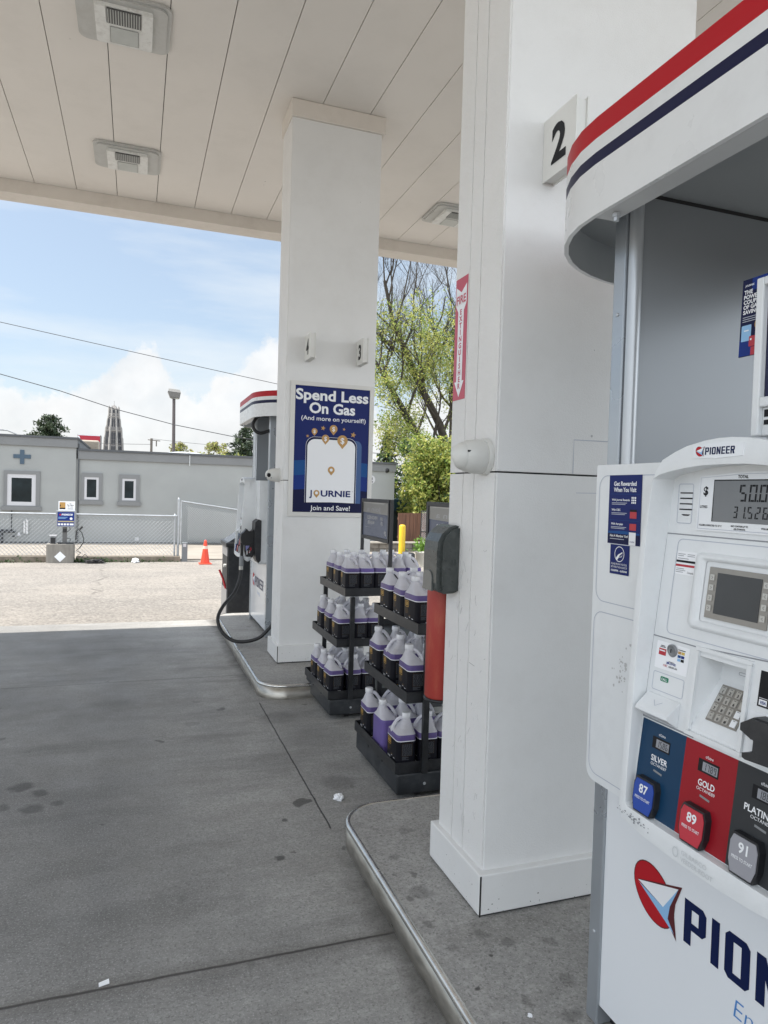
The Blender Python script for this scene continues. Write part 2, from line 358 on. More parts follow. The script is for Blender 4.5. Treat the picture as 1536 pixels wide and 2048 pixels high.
# ------------------------------------------------------------------ ground
def shader_ground(name, kind):
    m = bpy.data.materials.new(name); m.use_nodes = True; nt = m.node_tree; N = nt.nodes.new; L = nt.links.new
    b = nt.nodes['Principled BSDF']; geo = N('ShaderNodeNewGeometry'); P = geo.outputs['Position']
    def M(op, a, b_=None, c=None, clamp=False):
        n = N('ShaderNodeMath'); n.operation = op; n.use_clamp = clamp
        for i, x in enumerate((a, b_, c)):
            if x is None: continue
            if isinstance(x, (int, float)): n.inputs[i].default_value = x
            else: L(x, n.inputs[i])
        return n.outputs[0]
    def NZ(scale, detail=6, rough=.6, stretch=None):
        v = P
        if stretch:
            mp = N('ShaderNodeMapping'); mp.inputs['Scale'].default_value = stretch; L(P, mp.inputs[0]); v = mp.outputs[0]
        n = N('ShaderNodeTexNoise'); n.inputs['Scale'].default_value = scale; n.inputs['Detail'].default_value = detail; n.inputs['Roughness'].default_value = rough
        L(v, n.inputs['Vector']); return n.outputs[0]
    def RNG(x, a, b_, c=0.0, d=1.0):
        n = N('ShaderNodeMapRange'); n.inputs[1].default_value = a; n.inputs[2].default_value = b_; n.inputs[3].default_value = c; n.inputs[4].default_value = d; L(x, n.inputs[0]); return n.outputs[0]
    def MIX(f, a, b_):
        n = N('ShaderNodeMix'); n.data_type = 'RGBA'; L(f, n.inputs[0])
        for i, x in ((6, a), (7, b_)):
            if isinstance(x, tuple): n.inputs[i].default_value = (*x, 1)
            else: L(x, n.inputs[i])
        return n.outputs[2]
    sp = N('ShaderNodeSeparateXYZ'); L(P, sp.inputs[0]); X, Y = sp.outputs[0], sp.outputs[1]
    if kind in ('pad', 'island'):
        base = (.47, .462, .44) if kind == 'pad' else (.48, .468, .445)
        dark = (.31, .305, .292) if kind == 'pad' else (.345, .335, .32)
        col = MIX(RNG(NZ(.8, 7, .62), .38, .64), dark, base)
        col = MIX(RNG(NZ(3.4, 8, .72), .46, .66, 0, .4), col, tuple(c*1.25 for c in base)); col = MIX(RNG(NZ(1.6, 9, .7, (.7, 2.6, 1)), .5, .7, 0, .45), col, (.17, .155, .135))
        col = MIX(RNG(NZ(5.5, 6, .7), .35, .75, 0, .5), col, tuple(c*.7 for c in base))
        col = MIX(RNG(NZ(2.2, 8, .65, (.35, 1.6, 1)), .52, .72, 0, .55), col, (.12, .115, .11) if kind == 'pad' else (.17, .155, .135))
        if kind == 'pad':            # dark drive lane
            lane = M('MULTIPLY', RNG(X, .55, -.1, 0, 1), RNG(NZ(.5, 4), .3, .6, .45, 1.0))
            col = MIX(M('MULTIPLY', lane, .56), col, (.07, .07, .072))
        # fine speckle
        col = MIX(RNG(NZ(62, 3, .7), .40, .62, .30, 0), col, (.12, .118, .112))
        col = MIX(RNG(NZ(24, 5, .75), .42, .62, .22, 0), col, (.14, .136, .128))
        col = MIX(RNG(NZ(150, 2), .57, .66, 0, .55), col, (.46, .455, .44)); col = MIX(RNG(NZ(105, 2), .56, .66, 0, .5), col, (.09, .088, .084))
        # drips and gum spots
        for sc, th, dk_, amt in ((2.6, .075, (.055, .052, .05), .75), (4.5, .07, (.06, .058, .055), .6), (1.3, .07, (.05, .048, .046), .6)):
            vo = N('ShaderNodeTexVoronoi'); vo.inputs['Scale'].default_value = sc
            dn = N('ShaderNodeTexNoise'); dn.inputs['Scale'].default_value = 9; L(P, dn.inputs['Vector'])
            va = N('ShaderNodeMix'); va.data_type = 'VECTOR'; va.inputs[0].default_value = .11; L(P, va.inputs[4]); L(dn.outputs['Color'], va.inputs[5]); L(va.outputs[1], vo.inputs['Vector'])
            rnd = N('ShaderNodeSeparateColor'); L(vo.outputs['Color'], rnd.inputs[0])
            size = RNG(rnd.outputs[0], .45, 1.0, 0.0, th*1.5)
            spot = RNG(M('SUBTRACT', size, vo.outputs['Distance']), 0, .012)
            col = MIX(M('MULTIPLY', spot, RNG(rnd.outputs[1], 0, 1, amt*.25, amt)), col, dk_)
        dn2 = N('ShaderNodeTexNoise'); dn2.inputs['Scale'].default_value = 16; dn2.inputs['Detail'].default_value = 5; L(P, dn2.inputs['Vector'])
        dv = N('ShaderNodeMix'); dv.data_type = 'VECTOR'; dv.inputs[0].default_value = .07; L(P, dv.inputs[4]); L(dn2.outputs['Color'], dv.inputs[5])
        SP = [(-.52, 3.93, .060, .6), (-.42, 3.83, .045, .6), (-.44, 3.65, .060, .6), (-.33, 3.68, .035, .5), (-.58, 3.70, .05, .5), (-.62, 3.42, .10, .45), (.60, 2.88, .026, .75), (.665, 2.915, .013, .6), (.695, 3.21, .019, .75), (-.74, 4.70, .035, .5), (-.8, 4.05, .09, .35), (.005, 2.90, .008, .8), (1.05, 3.55, .10, .3), (1.12, 4.25, .22, .25), (.95, 4.7, .15, .25)] if kind == 'pad' else \
             [(.975, 1.795, .012, .85), (1.089, 1.914, .013, .85), (1.30, 1.918, .030, .35), (.985, 1.975, .026, .35), (.945, 2.28, .022, .5), (.99, 2.56, .02, .35), (1.16, 1.96, .03, .4), (1.0, 2.30, .05, .35), (1.1, 2.02, .03, .3), (.96, 2.12, .022, .4), (1.25, 1.75, .03, .35), (1.02, 2.42, .016, .5), (.96, 2.43, .012, .5), (1.18, 1.62, .03, .4), (1.09, 1.70, .018, .35), (.97, 1.62, .011, .7), (1.24, 1.92, .012, .5), (1.12, 2.75, .03, .3), (1.0, 2.80, .02, .35)]
        for (sx_, sy_, sr_, sa_) in SP:
            vd = N('ShaderNodeVectorMath'); vd.operation = 'DISTANCE'; L(dv.outputs[1], vd.inputs[0]); vd.inputs[1].default_value = (sx_*.93+.035, sy_*.93+.035, .07*.5+(0 if kind == 'pad' else .102))
            col = MIX(RNG(vd.outputs['Value'], sr_, sr_*.6, 0, sa_), col, (.055, .052, .05))
        hgt = M('ADD', M('MULTIPLY', NZ(70, 4), .5), M('MULTIPLY', NZ(30, 3, .5, (.15, 4, 1) if kind == 'pad' else (1, 3, 1)), .8))
        if kind == 'pad':
            j = RNG(NZ(9, 4), 0, 1, -.006, .006)
            def line(v, at, w, rest=None):
                a = M('ABSOLUTE', M('SUBTRACT', M('ADD', v, j), at)); l = RNG(a, w, w*.35)
                return M('MULTIPLY', l, rest) if rest is not None else l
            xr = M('LESS_THAN', X, .96)
            lines = line(Y, 2.27, .008, xr)
            for at in (-1.4, 5.86): lines = M('MAXIMUM', lines, M('MULTIPLY', line(Y, at, .006, xr), .7))
            seg = M('MULTIPLY', M('GREATER_THAN', Y, 3.07), M('LESS_THAN', Y, 5.06))
            lines = M('MAXIMUM', lines, line(X, .878, .0055, seg))
            col = MIX(M('MULTIPLY', lines, .88), col, (.022, .02, .02))
            near = RNG(M('ABSOLUTE', M('SUBTRACT', M('ADD', Y, j), 2.27)), .06, 0, 0, .35)
            col = MIX(M('MULTIPLY', near, xr), col, (.10, .09, .08))
            # tide of dirt against the kerb
            kd = M('MULTIPLY', RNG(M('ADD', X, RNG(NZ(9, 5), .2, .8, -.05, .05)), .80, .90, 0, .8), M('LESS_THAN', X, .93))
            yj = M('ADD', Y, RNG(NZ(5, 5), .2, .8, -.12, .12)); ky = M('MAXIMUM', RNG(yj, 3.0, 2.6), RNG(yj, 5.2, 5.6))
            col = MIX(M('MULTIPLY', kd, ky), col, (.075, .07, .063))
            hgt = M('SUBTRACT', hgt, M('MULTIPLY', lines, 1.5))
        rough = RNG(NZ(3, 5), .3, .7, .55, .8); bs, bd = .45, .004
    else:
        g1 = (.235, .215, .19); g2 = (.155, .145, .132)
        col = MIX(RNG(NZ(.55, 8, .65), .35, .68), g2, g1)
        col = MIX(RNG(NZ(.9, 8, .7, (.25, 2.2, 1)), .52, .70, 0, .75), col, (.115, .108, .10))
        vo = N('ShaderNodeTexVoronoi'); vo.inputs['Scale'].default_value = 38; L(P, vo.inputs['Vector'])
        rc = N('ShaderNodeSeparateColor'); L(vo.outputs['Color'], rc.inputs[0])
        col = MIX(RNG(rc.outputs[0], .2, 1, 0, .55), col, (.34, .315, .285)); col = MIX(RNG(rc.outputs[1], .55, 1, 0, .6), col, (.085, .08, .075))
        # cracks
        ck = N('ShaderNodeTexVoronoi'); ck.feature = 'DISTANCE_TO_EDGE'; ck.inputs['Scale'].default_value = .24
        dn = N('ShaderNodeTexNoise'); dn.inputs['Scale'].default_value = 1.6; dn.inputs['Detail'].default_value = 8; L(P, dn.inputs['Vector'])
        va = N('ShaderNodeMix'); va.data_type = 'VECTOR'; va.inputs[0].default_value = .35; L(P, va.inputs[4]); L(dn.outputs['Color'], va.inputs[5]); L(va.outputs[1], ck.inputs['Vector'])
        crack = M('MULTIPLY', RNG(ck.outputs['Distance'], .006, .001), RNG(NZ(1.1, 4), .42, .6))
        col = MIX(M('MULTIPLY', crack, .6), col, (.06, .056, .05))
        hgt = M('ADD', NZ(45, 4), M('MULTIPLY', crack, -.8)); rough = RNG(NZ(3), .3, .7, .8, .95); bs, bd = .7, .012
    L(col, b.inputs['Base Color']); L(rough, b.inputs['Roughness'])
    b.inputs['Specular IOR Level'].default_value = .35
    bp = N('ShaderNodeBump'); bp.inputs['Strength'].default_value = bs; bp.inputs['Distance'].default_value = bd; L(hgt, bp.inputs['Height']); L(bp.outputs[0], b.inputs['Normal'])
    return m
PADM = shader_ground('pad concrete', 'pad'); ISLM = shader_ground('island concrete', 'island'); ASPH = shader_ground('asphalt', 'asphalt')

S = 1.25                       # the lot beyond the canopy falls away; far things stand on the lower ground
GLOW = H - H*S                 # level of the lower ground
def B(x, y, z=0.0): return (x*S, y*S, H+(z-H)*S)
def zb(z): return H+(z-H)*S
def gz(y):
    if y < 8.6: return -.03
    t = min(1, (y-8.6)/(17.6-8.6)); return -.03+(GLOW+.03)*t
mb = MB()
ys = [-600, -30, -12, 0, 8.6, 9.5, 11, 13, 15, 17.6, 24, 40, 100, 900]; xs = [-700, -60, -20, -8, 0, 8, 20, 60, 700]
mb.add([(x, y, gz(y)) for y in ys for x in xs], [(j*len(xs)+i, j*len(xs)+i+1, (j+1)*len(xs)+i+1, (j+1)*len(xs)+i) for j in range(len(ys)-1) for i in range(len(xs)-1)])
mb.build('asphalt_ground', ASPH, kind='structure', label='sunlit worn light asphalt lot with cracks', cat='ground')
MB().box(-11, 14, -12, 8.43, -.2, 0).build('concrete_pad', PADM, kind='structure', label='grey concrete apron under the canopy with dark joints', cat='ground')
# light concrete yard between kerb and clinic
YARD = mat('yard concrete', (.24, .215, .185), .9, var=.16, vscale=1.3, bump=.5, bscale=30, dirt=(.2, .18, .15, .4))
MB().box(-14, 13, 15.45*S, 19.75*S, GLOW-.2, GLOW+.03*S).build('concrete_yard', YARD, kind='structure', label='pale concrete strip in front of the clinic wall', cat='ground')

# ------------------------------------------------------------------ canopy
cn = thing('station_canopy', 'wide flat canopy of beige metal panels over the pumps', 'canopy', (1.5, 1, 4.62))
p = MB(); x = -.255-.414*10
while x < 7.3:
    p.box(x+.003, x+.411, -.74, 8.425, 4.76, 4.785, 0); x += .414
p.build('ceiling_panels', W_PAN, cn)
MB().box(-4.39, 7.40, -.75, 8.43, 4.792, 5.3).build('deck', GAP, cn)
f = MB()
f.box(-4.67, 7.68, 8.43, 8.70, 4.62, 5.45); f.box(-4.67, 7.68, -1.02, -.75, 4.62, 5.45); f.box(-4.67, -4.40, -.75, 8.43, 4.62, 5.45); f.box(7.41, 7.68, -.75, 8.43, 4.62, 5.45)
f.build('fascia', W_FAS, cn, bevel=.006)
LFR = mat('light frame', (.50, .50, .48), .4, metal=.2, var=.05, vscale=8, dirt=(.3, .28, .25, .4), dscale=9)
LIN = mat('light housing', (.76, .76, .73), .45, var=.05, dirt=(.3, .27, .24, .5), dscale=14)
LGLS = mat('light lens', (.46, .48, .46), .15, var=.1)
LDRK = mat('light cavity', (.06, .06, .06), .3)
DOWN = lambda x, y, z: Fr((x, y, z), (1, 0, 0), (0, -1, 0), (0, 0, -1))
def canopy_light(cx, cy, label):
    t = thing('canopy_light', label, 'ceiling light', (cx, cy, 4.70), 'canopy ceiling lights')
    fr = DOWN(cx, cy, 4.758)
    m = MB(); m.prism(fr, rrect(-.305, -.275, .305, .275, .07), 0, .018, 0); m.prism(fr, rrect(-.28, -.25, .28, .25, .06), .0182, .03, 0); m.build('frame', LFR, t, bevel=.006)
    m = MB(); m.prism(fr, rrect(-.185, -.215, .185, .20, .02), .0303, .052, 0)
    for sgn in (-1, 1): m.slab(fr, sgn*.15-.035, .02, sgn*.15+.035, .20, .0523, .062)
    m.build('housing', LIN, t, bevel=.004)
    m = MB(); m.slab(fr, -.108, .03, .108, .19, .0524, .06, 1)
    for i in range(13): m.slab(fr, -.104+i*.0165, .036, -.0985+i*.0165, .184, .0602, .066, 0)
    m.build('lens', [LGLS, LDRK], t)
    m = MB(); m.slab(fr, -.09, -.185, .09, -.01, .0524, .056, 0); m.strip(fr, [(-.092, -.187), (.092, -.187), (.092, -.008), (-.092, -.008)], .004, .0566, 1, True); m.build('panel', [LGLS, LDRK], t)
canopy_light(-.135, 5.27, 'nearest recessed canopy light, cut by the top of the photo')
canopy_light(-.135, 7.40, 'canopy light beyond the nearest one, close to the sunlit edge')
canopy_light(3.365, 7.40, 'canopy light half hidden by the near column')

# ------------------------------------------------------------------ islands
def island(y0, y1, label):
    t = thing('pump_island', label, 'kerb island', (1.545, (y0+y1)/2, 0), 'raised pump islands')
    up = Fr((0, 0, 0), (1, 0, 0), (0, 1, 0), (0, 0, 1))
    MB().prism(up, rrect(.905, y0+.02, 2.185, y1-.02, .19, 8), 0.0, .108).build('slab', ISLM, t)
    m = MB(); o = rrect(.892, y0, 2.198, y1, .2, 10); i = rrect(.906, y0+.014, 2.184, y1-.014, .186, 10); n = len(o)
    v = [(x, y, .0) for x, y in o]+[(x, y, .10) for x, y in o]+[(x, y, .10) for x, y in i]
    m.add(v, [(k, (k+1) % n, n+(k+1) % n, n+k) for k in range(n)]+[(n+k, n+(k+1) % n, 2*n+(k+1) % n, 2*n+k) for k in range(n)], 0, True)
    m.build('steel_edge', STEEL, t)
    m = MB(); c = rrect(.900, y0+.008, 2.190, y1-.008, .192, 10); m.tube([(x, y, .098) for x, y in c], .0135, 10, 0, True); m.build('edge_nose', STEELHI, t)
island(-1.0, 3.055, 'nearer raised concrete island with stained top and rounded steel edge')
island(5.085, 8.22, 'farther raised concrete island with steel edge at its near end')

# ------------------------------------------------------------------ columns
def column(y0, label, far):
    t = thing('canopy_column', label, 'column', (1.545, y0+.16, .11), 'white canopy columns')
    y1 = y0+(.365 if not far else .375); x0, x1 = 1.16, 1.93
    m = MB()
    m.box(x0, x1, y0, y1, .11, 1.6325, 0); m.box(x0, x1, y0, y1, 1.638, 4.76, 0); m.box(x0+.01, x1-.01, y0+.01, y1-.01, 1.60, 1.66, 2)
    m.build('shaft', [W_COL, W_STUC, GAP], t, bevel=.003)
    # side cladding with vertical joints
    m = MB(); fr = FX(x0)
    for (ya, yb) in ((y0+.0035, y0+.155), (y0+.161, y1-.12), (y1-.115, y1-.002)):
        m.slab(fr, -yb, .115, -ya, 1.6325, .0, .006, 0); m.slab(fr, -yb, 1.638, -ya, 4.758, 0, .006, 0)
    rs = random.Random(31 if far else 30)
    for i in range(46):
        yy = y0+rs.uniform(.03, .33); z_ = .3+1.15*rs.random()**1.3; ln = rs.uniform(.006, .045); a_ = rs.gauss(1.45, .5); w_ = rs.uniform(.0008, .0022)
        dx, dz = math.cos(a_)*ln, math.sin(a_)*ln; m.strip(fr, [(-yy, z_), (-yy+dx*.5+rs.gauss(0, .003), z_+dz*.5), (-yy+dx, z_+dz)], w_, .0067, 1)
    m.build('side_cladding', [W_STUC, mat('scuff line', (.40, .40, .39), .6)], t, bevel=.0025)
    m = MB(); m.box(x0-.030, x1+.03, y0-.03, y1+.03, .1155, .255)
    for i in range(60):
        k_ = rs.uniform(.0007, .0028); px_, pz_ = (rs.uniform(x0, x1), .118+.10*rs.random()**2.2); fb_ = FY(y0-.03)
        if i % 3 == 0: fb_ = FX(x0-.03); px_ = -rs.uniform(y0, y1)
        m.poly(fb_, [(px_+k_*rs.uniform(.5, 1.6)*math.cos(t_), pz_+k_*rs.uniform(.5, 1.1)*math.sin(t_)) for t_ in (0, 1.2, 2.4, 3.5, 4.6, 5.5)], .0006, 1)
    m.build('base', [W_COL, mat('scuff dark', (.16, .15, .145), .7)], t, bevel=.005)
    m = MB(); m.box(x0-.022, x1+.022, y0-.022, y1+.022, .1085, .1153); m.build('base_shadow_gap', GAP, t)  # dark strip painting the contact shadow in the gap under the base
    m = MB(); fr = FY(y0-.03); m.slab(fr, x0-.028, .112, x0-.022, .252, 0, .0012, 0)
    m.build('corner_seam', GAP, t)
    if far:
        m = MB(); m.box(x0-.018, x1+.026, y0-.024, y1+.024, 4.615, 4.757); m.build('capital', W_FAS, t, bevel=.004)
    else:
        m = MB(); m.strip(FY(y0), [(1.463, 1.64), (1.463, 1.76), (1.70, 1.762)], .003, .0015, 0); m.strip(FY(y0), [(1.48, 1.572), (1.75, 1.576)], .002, .0012, 0)
        m.build('access_panel', INKL, t)
    return t
column(2.128, 'nearer white clad column with open corner seam at its base', False)
column(5.772, 'farther white column with boxed top and blue poster', True)

def flag_sign(x, y1, num, label):
    t = thing('number_sign', label, 'pump number sign', (x+.02, y1-.09, 2.63), 'pump number signs')
    m = MB(); y0 = y1-.19
    m.box(x, x+.006, y0, y1, 2.63, 2.838); m.box(x+.0065, x+.041, y0+.008, y1, 2.637, 2.83); m.box(x+.0415, x+.0475, y0, y1, 2.63, 2.838)
    m.build('sign_box', mat('sign box', (.74, .74, .71), .4, var=.03, dirt=(.45, .42, .38, .4)), t)
    m = MB(); m.text(FX(x), num, -(y0+y1)/2, 2.675, .118, .0012, 0, bold=.035); m.build('numeral', INK, t)
flag_sign(1.297, 2.127, '2', 'white flag sign with a large black numeral 2 on near column')
flag_sign(1.307, 5.771, '4', 'small white flag sign with numeral 4 above the blue poster')
flag_sign(1.757, 5.771, '3', 'small white flag sign with numeral 3 above the blue poster')

# poster on the far column
def poster():
    t = thing('advertising_poster', 'blue Spend Less On Gas poster in white frame on far column', 'poster', (1.56, 5.76, 1.335))
    fr = FY(5.771)
    FRM = mat('poster frame', (.66, .65, .62), .4, var=.03)
    m = MB()
    for r in ((1.195, 1.337, 1.925, 1.374), (1.195, 2.432, 1.925, 2.466), (1.195, 1.3742, 1.234, 2.4318), (1.887, 1.3742, 1.925, 2.4318)): m.slab(fr, *r, 0, .012)
    m.build('frame', FRM, t, bevel=.002)
    mats = [BLUE, BLUE2, BLUE3, BLUED, WHT, GOLD, INK, PAPER, mat('phone side', (.02, .08, .24), .4)]
    m = MB(); m.slab(fr, 1.234, 1.3745, 1.887, 2.4315, 0, .004, 0)
    D = lambda k: .0045+k*.0006
    m.poly(fr, [(1.235, 1.803), (1.56, 1.83), (1.886, 1.80), (1.886, 1.683), (1.56, 1.71), (1.235, 1.68)], D(0), 1)
    m.poly(fr, [(1.235, 1.68), (1.56, 1.71), (1.886, 1.683), (1.886, 1.560), (1.56, 1.585), (1.235, 1.56)], D(0), 2)
    m.poly(fr, [(1.235, 1.56), (1.56, 1.585), (1.886, 1.56), (1.886, 1.3755), (1.235, 1.3755)], D(0), 3)
    m.text(fr, 'Spend Less', 1.557, 2.318, .086, D(1), 4, bold=.030, width=.635)
    m.text(fr, 'On Gas', 1.558, 2.210, .086, D(1), 4, bold=.030, width=.40)
    m.text(fr, '(And more on yourself!)', 1.573, 2.148, .036, D(1), 4, bold=.008, width=.565)
    m.poly(fr, rrect(1.70, 1.44, 1.826, 1.992, (.0, .05, .0, 0)), D(1), 8)
    m.poly(fr, rrect(1.335, 1.44, 1.782, 2.010, (0, .075, .075, 0), 8), D(2), 4)
    m.poly(fr, rrect(1.3375, 1.44, 1.7795, 2.0075, (0, .073, .073, 0), 8), D(3), 3)
    m.poly(fr, rrect(1.349, 1.446, 1.768, 1.990, (0, .065, .065, 0), 8), D(4), 7)
    m.poly(fr, [(1.235, 1.3755), (1.886, 1.3755), (1.886, 1.452), (1.70, 1.458), (1.56, 1.461), (1.42, 1.458), (1.235, 1.452)], D(5), 3)
    m.text(fr, 'Join and Save!', 1.56, 1.392, .040, D(6), 4, bold=.012, width=.35)
    def pin(x, y, r, dk):
        n = 18; pts = [(x+r*math.cos(R(-35+250*i/n)), y+r*math.sin(R(-35+250*i/n))) for i in range(n+1)]; pts.append((x, y-r*1.55)); m.poly(fr, pts, D(dk), 5)
    for (x, y, r) in ((1.406, 2.055, .025), (1.571, 2.083, .034), (1.503, 1.998, .033), (1.652, 1.988, .046)):
        pin(x, y, r, 6); m.text(fr, '$', x, y-r*.55, r*1.05, D(7), 4, bold=.02)
    for (x, y, r) in ((1.48, 2.085, .022), (1.663, 2.085, .014), (1.348, 2.012, .015), (1.747, 2.042, .026)):
        m.poly(fr, [(x+(r if i % 2 == 0 else r*.42)*math.cos(R(78+36*i)), y+(r if i % 2 == 0 else r*.42)*math.sin(R(78+36*i))) for i in range(10)], D(6), 5)
    pin(1.560, 1.735, .030, 6); m.disc(fr, 1.560, 1.735, .013, D(7), 7)
    m.text(fr, 'J', 1.386, 1.510, .050, D(6), 0, bold=.03); m.text(fr, 'URNIE', 1.604, 1.510, .050, D(6), 0, bold=.03, width=.262)
    pin(1.437, 1.536, .026, 6); m.disc(fr, 1.437, 1.537, .013, D(7), 7)
    m.text(fr, 'TM', 1.752, 1.553, .006, D(6), 0)
    m.build('print', mats, t)
poster()

# stickers and cameras on the columns
SG = mat('sticker sign red', (.50, .06, .10), .4, var=.08, vscale=14)
m = MB(); fr = FX(1.1535)
m.slab(fr, -2.487, 1.915, -2.385, 2.378, 0, .0012, 0)
cy = -2.436; D = .0018
m.poly(fr, [(cy-.045, 2.3147), (cy+.045, 2.3147), (cy+.045, 2.348), (cy, 2.322), (cy-.045, 2.348)], D, 1)
m.rect(fr, cy-.045, 2.277, cy+.045, 2.3145, D, 1); m.text(fr, 'FIRE', cy, 2.281, .030, D+.0005, 0, bold=.03, width=.078)
m.poly(fr, [(cy-.045, 2.2765), (cy+.045, 2.2765), (cy+.024, 2.25), (cy+.024, 1.985), (cy+.040, 1.985), (cy, 1.925), (cy-.040, 1.985), (cy-.024, 1.985), (cy-.024, 2.25)], D, 1)
for i, ch in enumerate('EXTINGUISHER'): m.text(fr, ch, cy, 2.238-i*.0255, .0195, D+.0005, 0, bold=.035, sx=1.15)
m.build('fire_extinguisher_sign', [SG, WHT], label='red and white FIRE EXTINGUISHER arrow sticker on near column side', cat='sign')
m = MB(); fr = FX(1.1585)
m.slab(fr, -5.965, 1.75, -5.80, 2.045, 0, .0012, 0); m.slab(fr, -5.975, 2.050, -5.80, 2.335, 0, .001, 1)
for cyy, zc in ((-5.885, 2.115), (-5.885, 2.262)): m.strip(fr, [(cyy+.055*math.cos(i*.35), zc+.055*math.sin(i*.35)) for i in range(18)], .006, .0016, 2, True)
m.rect(fr, -5.96, 2.188, -5.81, 2.192, .0016, 2)
for i in range(9): m.rect(fr, -5.95, 1.775+i*.026, -5.83+(i % 3)*.01, 1.779+i*.026, .0018, 2)
m.build('warning_sticker', [mat('sticker orange', (.50, .29, .08), .5, var=.1, vscale=20), WHT, INKG], label='orange and white safety sticker strip on far column side', cat='sticker')
CAMW = mat('camera shell', (.66, .66, .63), .35, var=.03, dirt=(.4, .37, .33, .3))
def cam_dome(name, base, axis, s, label, lens):
    t = thing(name, label, 'security camera', base, 'security cameras on the columns')
    ax = Vector(axis).normalized(); b0 = Vector(base)
    MB().lathe([(.062*s, 0), (.062*s, .014*s), (.060*s, .016*s)], b0, 24, 0, (-1, 0, 0)).build('mount', CAMW, t)
    MB().lathe([(.0575*s, .0165*s), (.0575*s, .045*s), (.052*s, .075*s), (.047*s, .085*s)], b0, 24, 0, (-1, 0, 0)).build('collar', CAMW, t)
    c = b0+Vector((-.078*s, 0, 0))
    MB().lathe([(.001, -.047*s)]+[(.047*s*math.cos(R(a)), .047*s*math.sin(R(a))) for a in range(-80, 60, 10)]+[(.026*s, .0385*s), (.022*s, .040*s), (.02*s, .036*s), (.001, .036*s)], c, 24, 0, ax, caps=False).build('ball', CAMW, t)
    if lens:
        m = MB(); e = c+ax*.0372*s; m.lathe([(.0175*s, 0), (.0165*s, .002), (.001, .003)], e, 16, 0, ax, caps=False); m.build('lens', INK, t)
        u = ax.cross(Vector((0, 0, 1))).normalized(); 
        for sgn in (-1, 1): MB().lathe([(.006*s, 0), (.001, .002)], c+ax*.041*s+u*sgn*.022*s-Vector((0, 0, .022*s)), 10, 0, ax, caps=False).build('infrared_led', GREY, t)
    else:
        m = MB(); m.box(c.x-.012, c.x+.006, c.y-.0475*s, c.y-.0455*s, c.z+.012, c.z+.018); m.build('screw_slot', INK, t)
cam_dome('security_camera', (1.153, 2.20, 1.688), (-.75, .45, -.35), 1.05, 'blank white security camera turned away on the near column', False)
cam_dome('security_camera', (1.158, 5.95, 1.68), (-.55, -.83, -.1), 1.0, 'white security camera with black lens on far column', True)

# towel dispenser and extinguisher on the near column
TW = mat('dispenser smoke plastic', (.045, .052, .05), .28, var=.15, vscale=30, dirt=(.14, .15, .145, .5), dscale=40)
t = thing('towel_dispenser', 'dark grey plastic paper towel dispenser fixed to the near column', 'towel dispenser', (1.10, 2.45, 1.18))
prof = [(1.152, 1.185), (1.152, 1.435), (1.14, 1.438), (1.115, 1.430), (1.085, 1.405), (1.070, 1.375), (1.066, 1.34), (1.066, 1.22), (1.072, 1.188), (1.10, 1.178), (1.135, 1.180)]
fr = FY(2.385)
def shell(pr, d0, d1, inset=0): return MB().prism(fr, pr, d0, d1, 0)
shell(prof, -.135, -.012).build('cover', TW, t, bevel=.012, bseg=3)
shell([(1.152, 1.19), (1.152, 1.428), (1.125, 1.422), (1.098, 1.40), (1.086, 1.37), (1.084, 1.22), (1.09, 1.19)], -.0118, 0.0).build('side_panel', TW, t, bevel=.007, bseg=3)
m = MB(); m.prism(FX(1.066), rrect(-2.515, 1.186, -2.43, 1.262, (.0, .03, .03, 0)), -.004, .004, 0); m.build('tear_lip', mat('dispenser lip', (.10, .11, .11), .15), t, bevel=.003)
ER = mat('extinguisher red', (.36, .042, .032), .5, var=.16, vscale=2.2, dirt=(.50, .20, .09, .35), dscale=11, stretch=(1.6, 1.6, .5))
t = thing('fire_extinguisher', 'scuffed orange red cylinder hung behind the near column', 'fire extinguisher', (1.178, 2.575, .72))
MB().lathe([(.058, .735), (.0635, .742), (.0635, 1.30), (.055, 1.33), (.03, 1.35)], (1.178, 2.575, 0), 28).build('cylinder', ER, t)
MB().lathe([(.055, .722), (.066, .724), (.066, .7345), (.058, .7348)], (1.178, 2.575, 0), 28).build('foot_ring', BLK, t)
MB().lathe([(.016, 1.35), (.016, 1.40)], (1.178, 2.575, 0), 12).build('valve', GREY, t)
MB().box(1.165, 1.19, 2.497, 2.512, 1.10, 1.16).build('bracket', BLK, t)

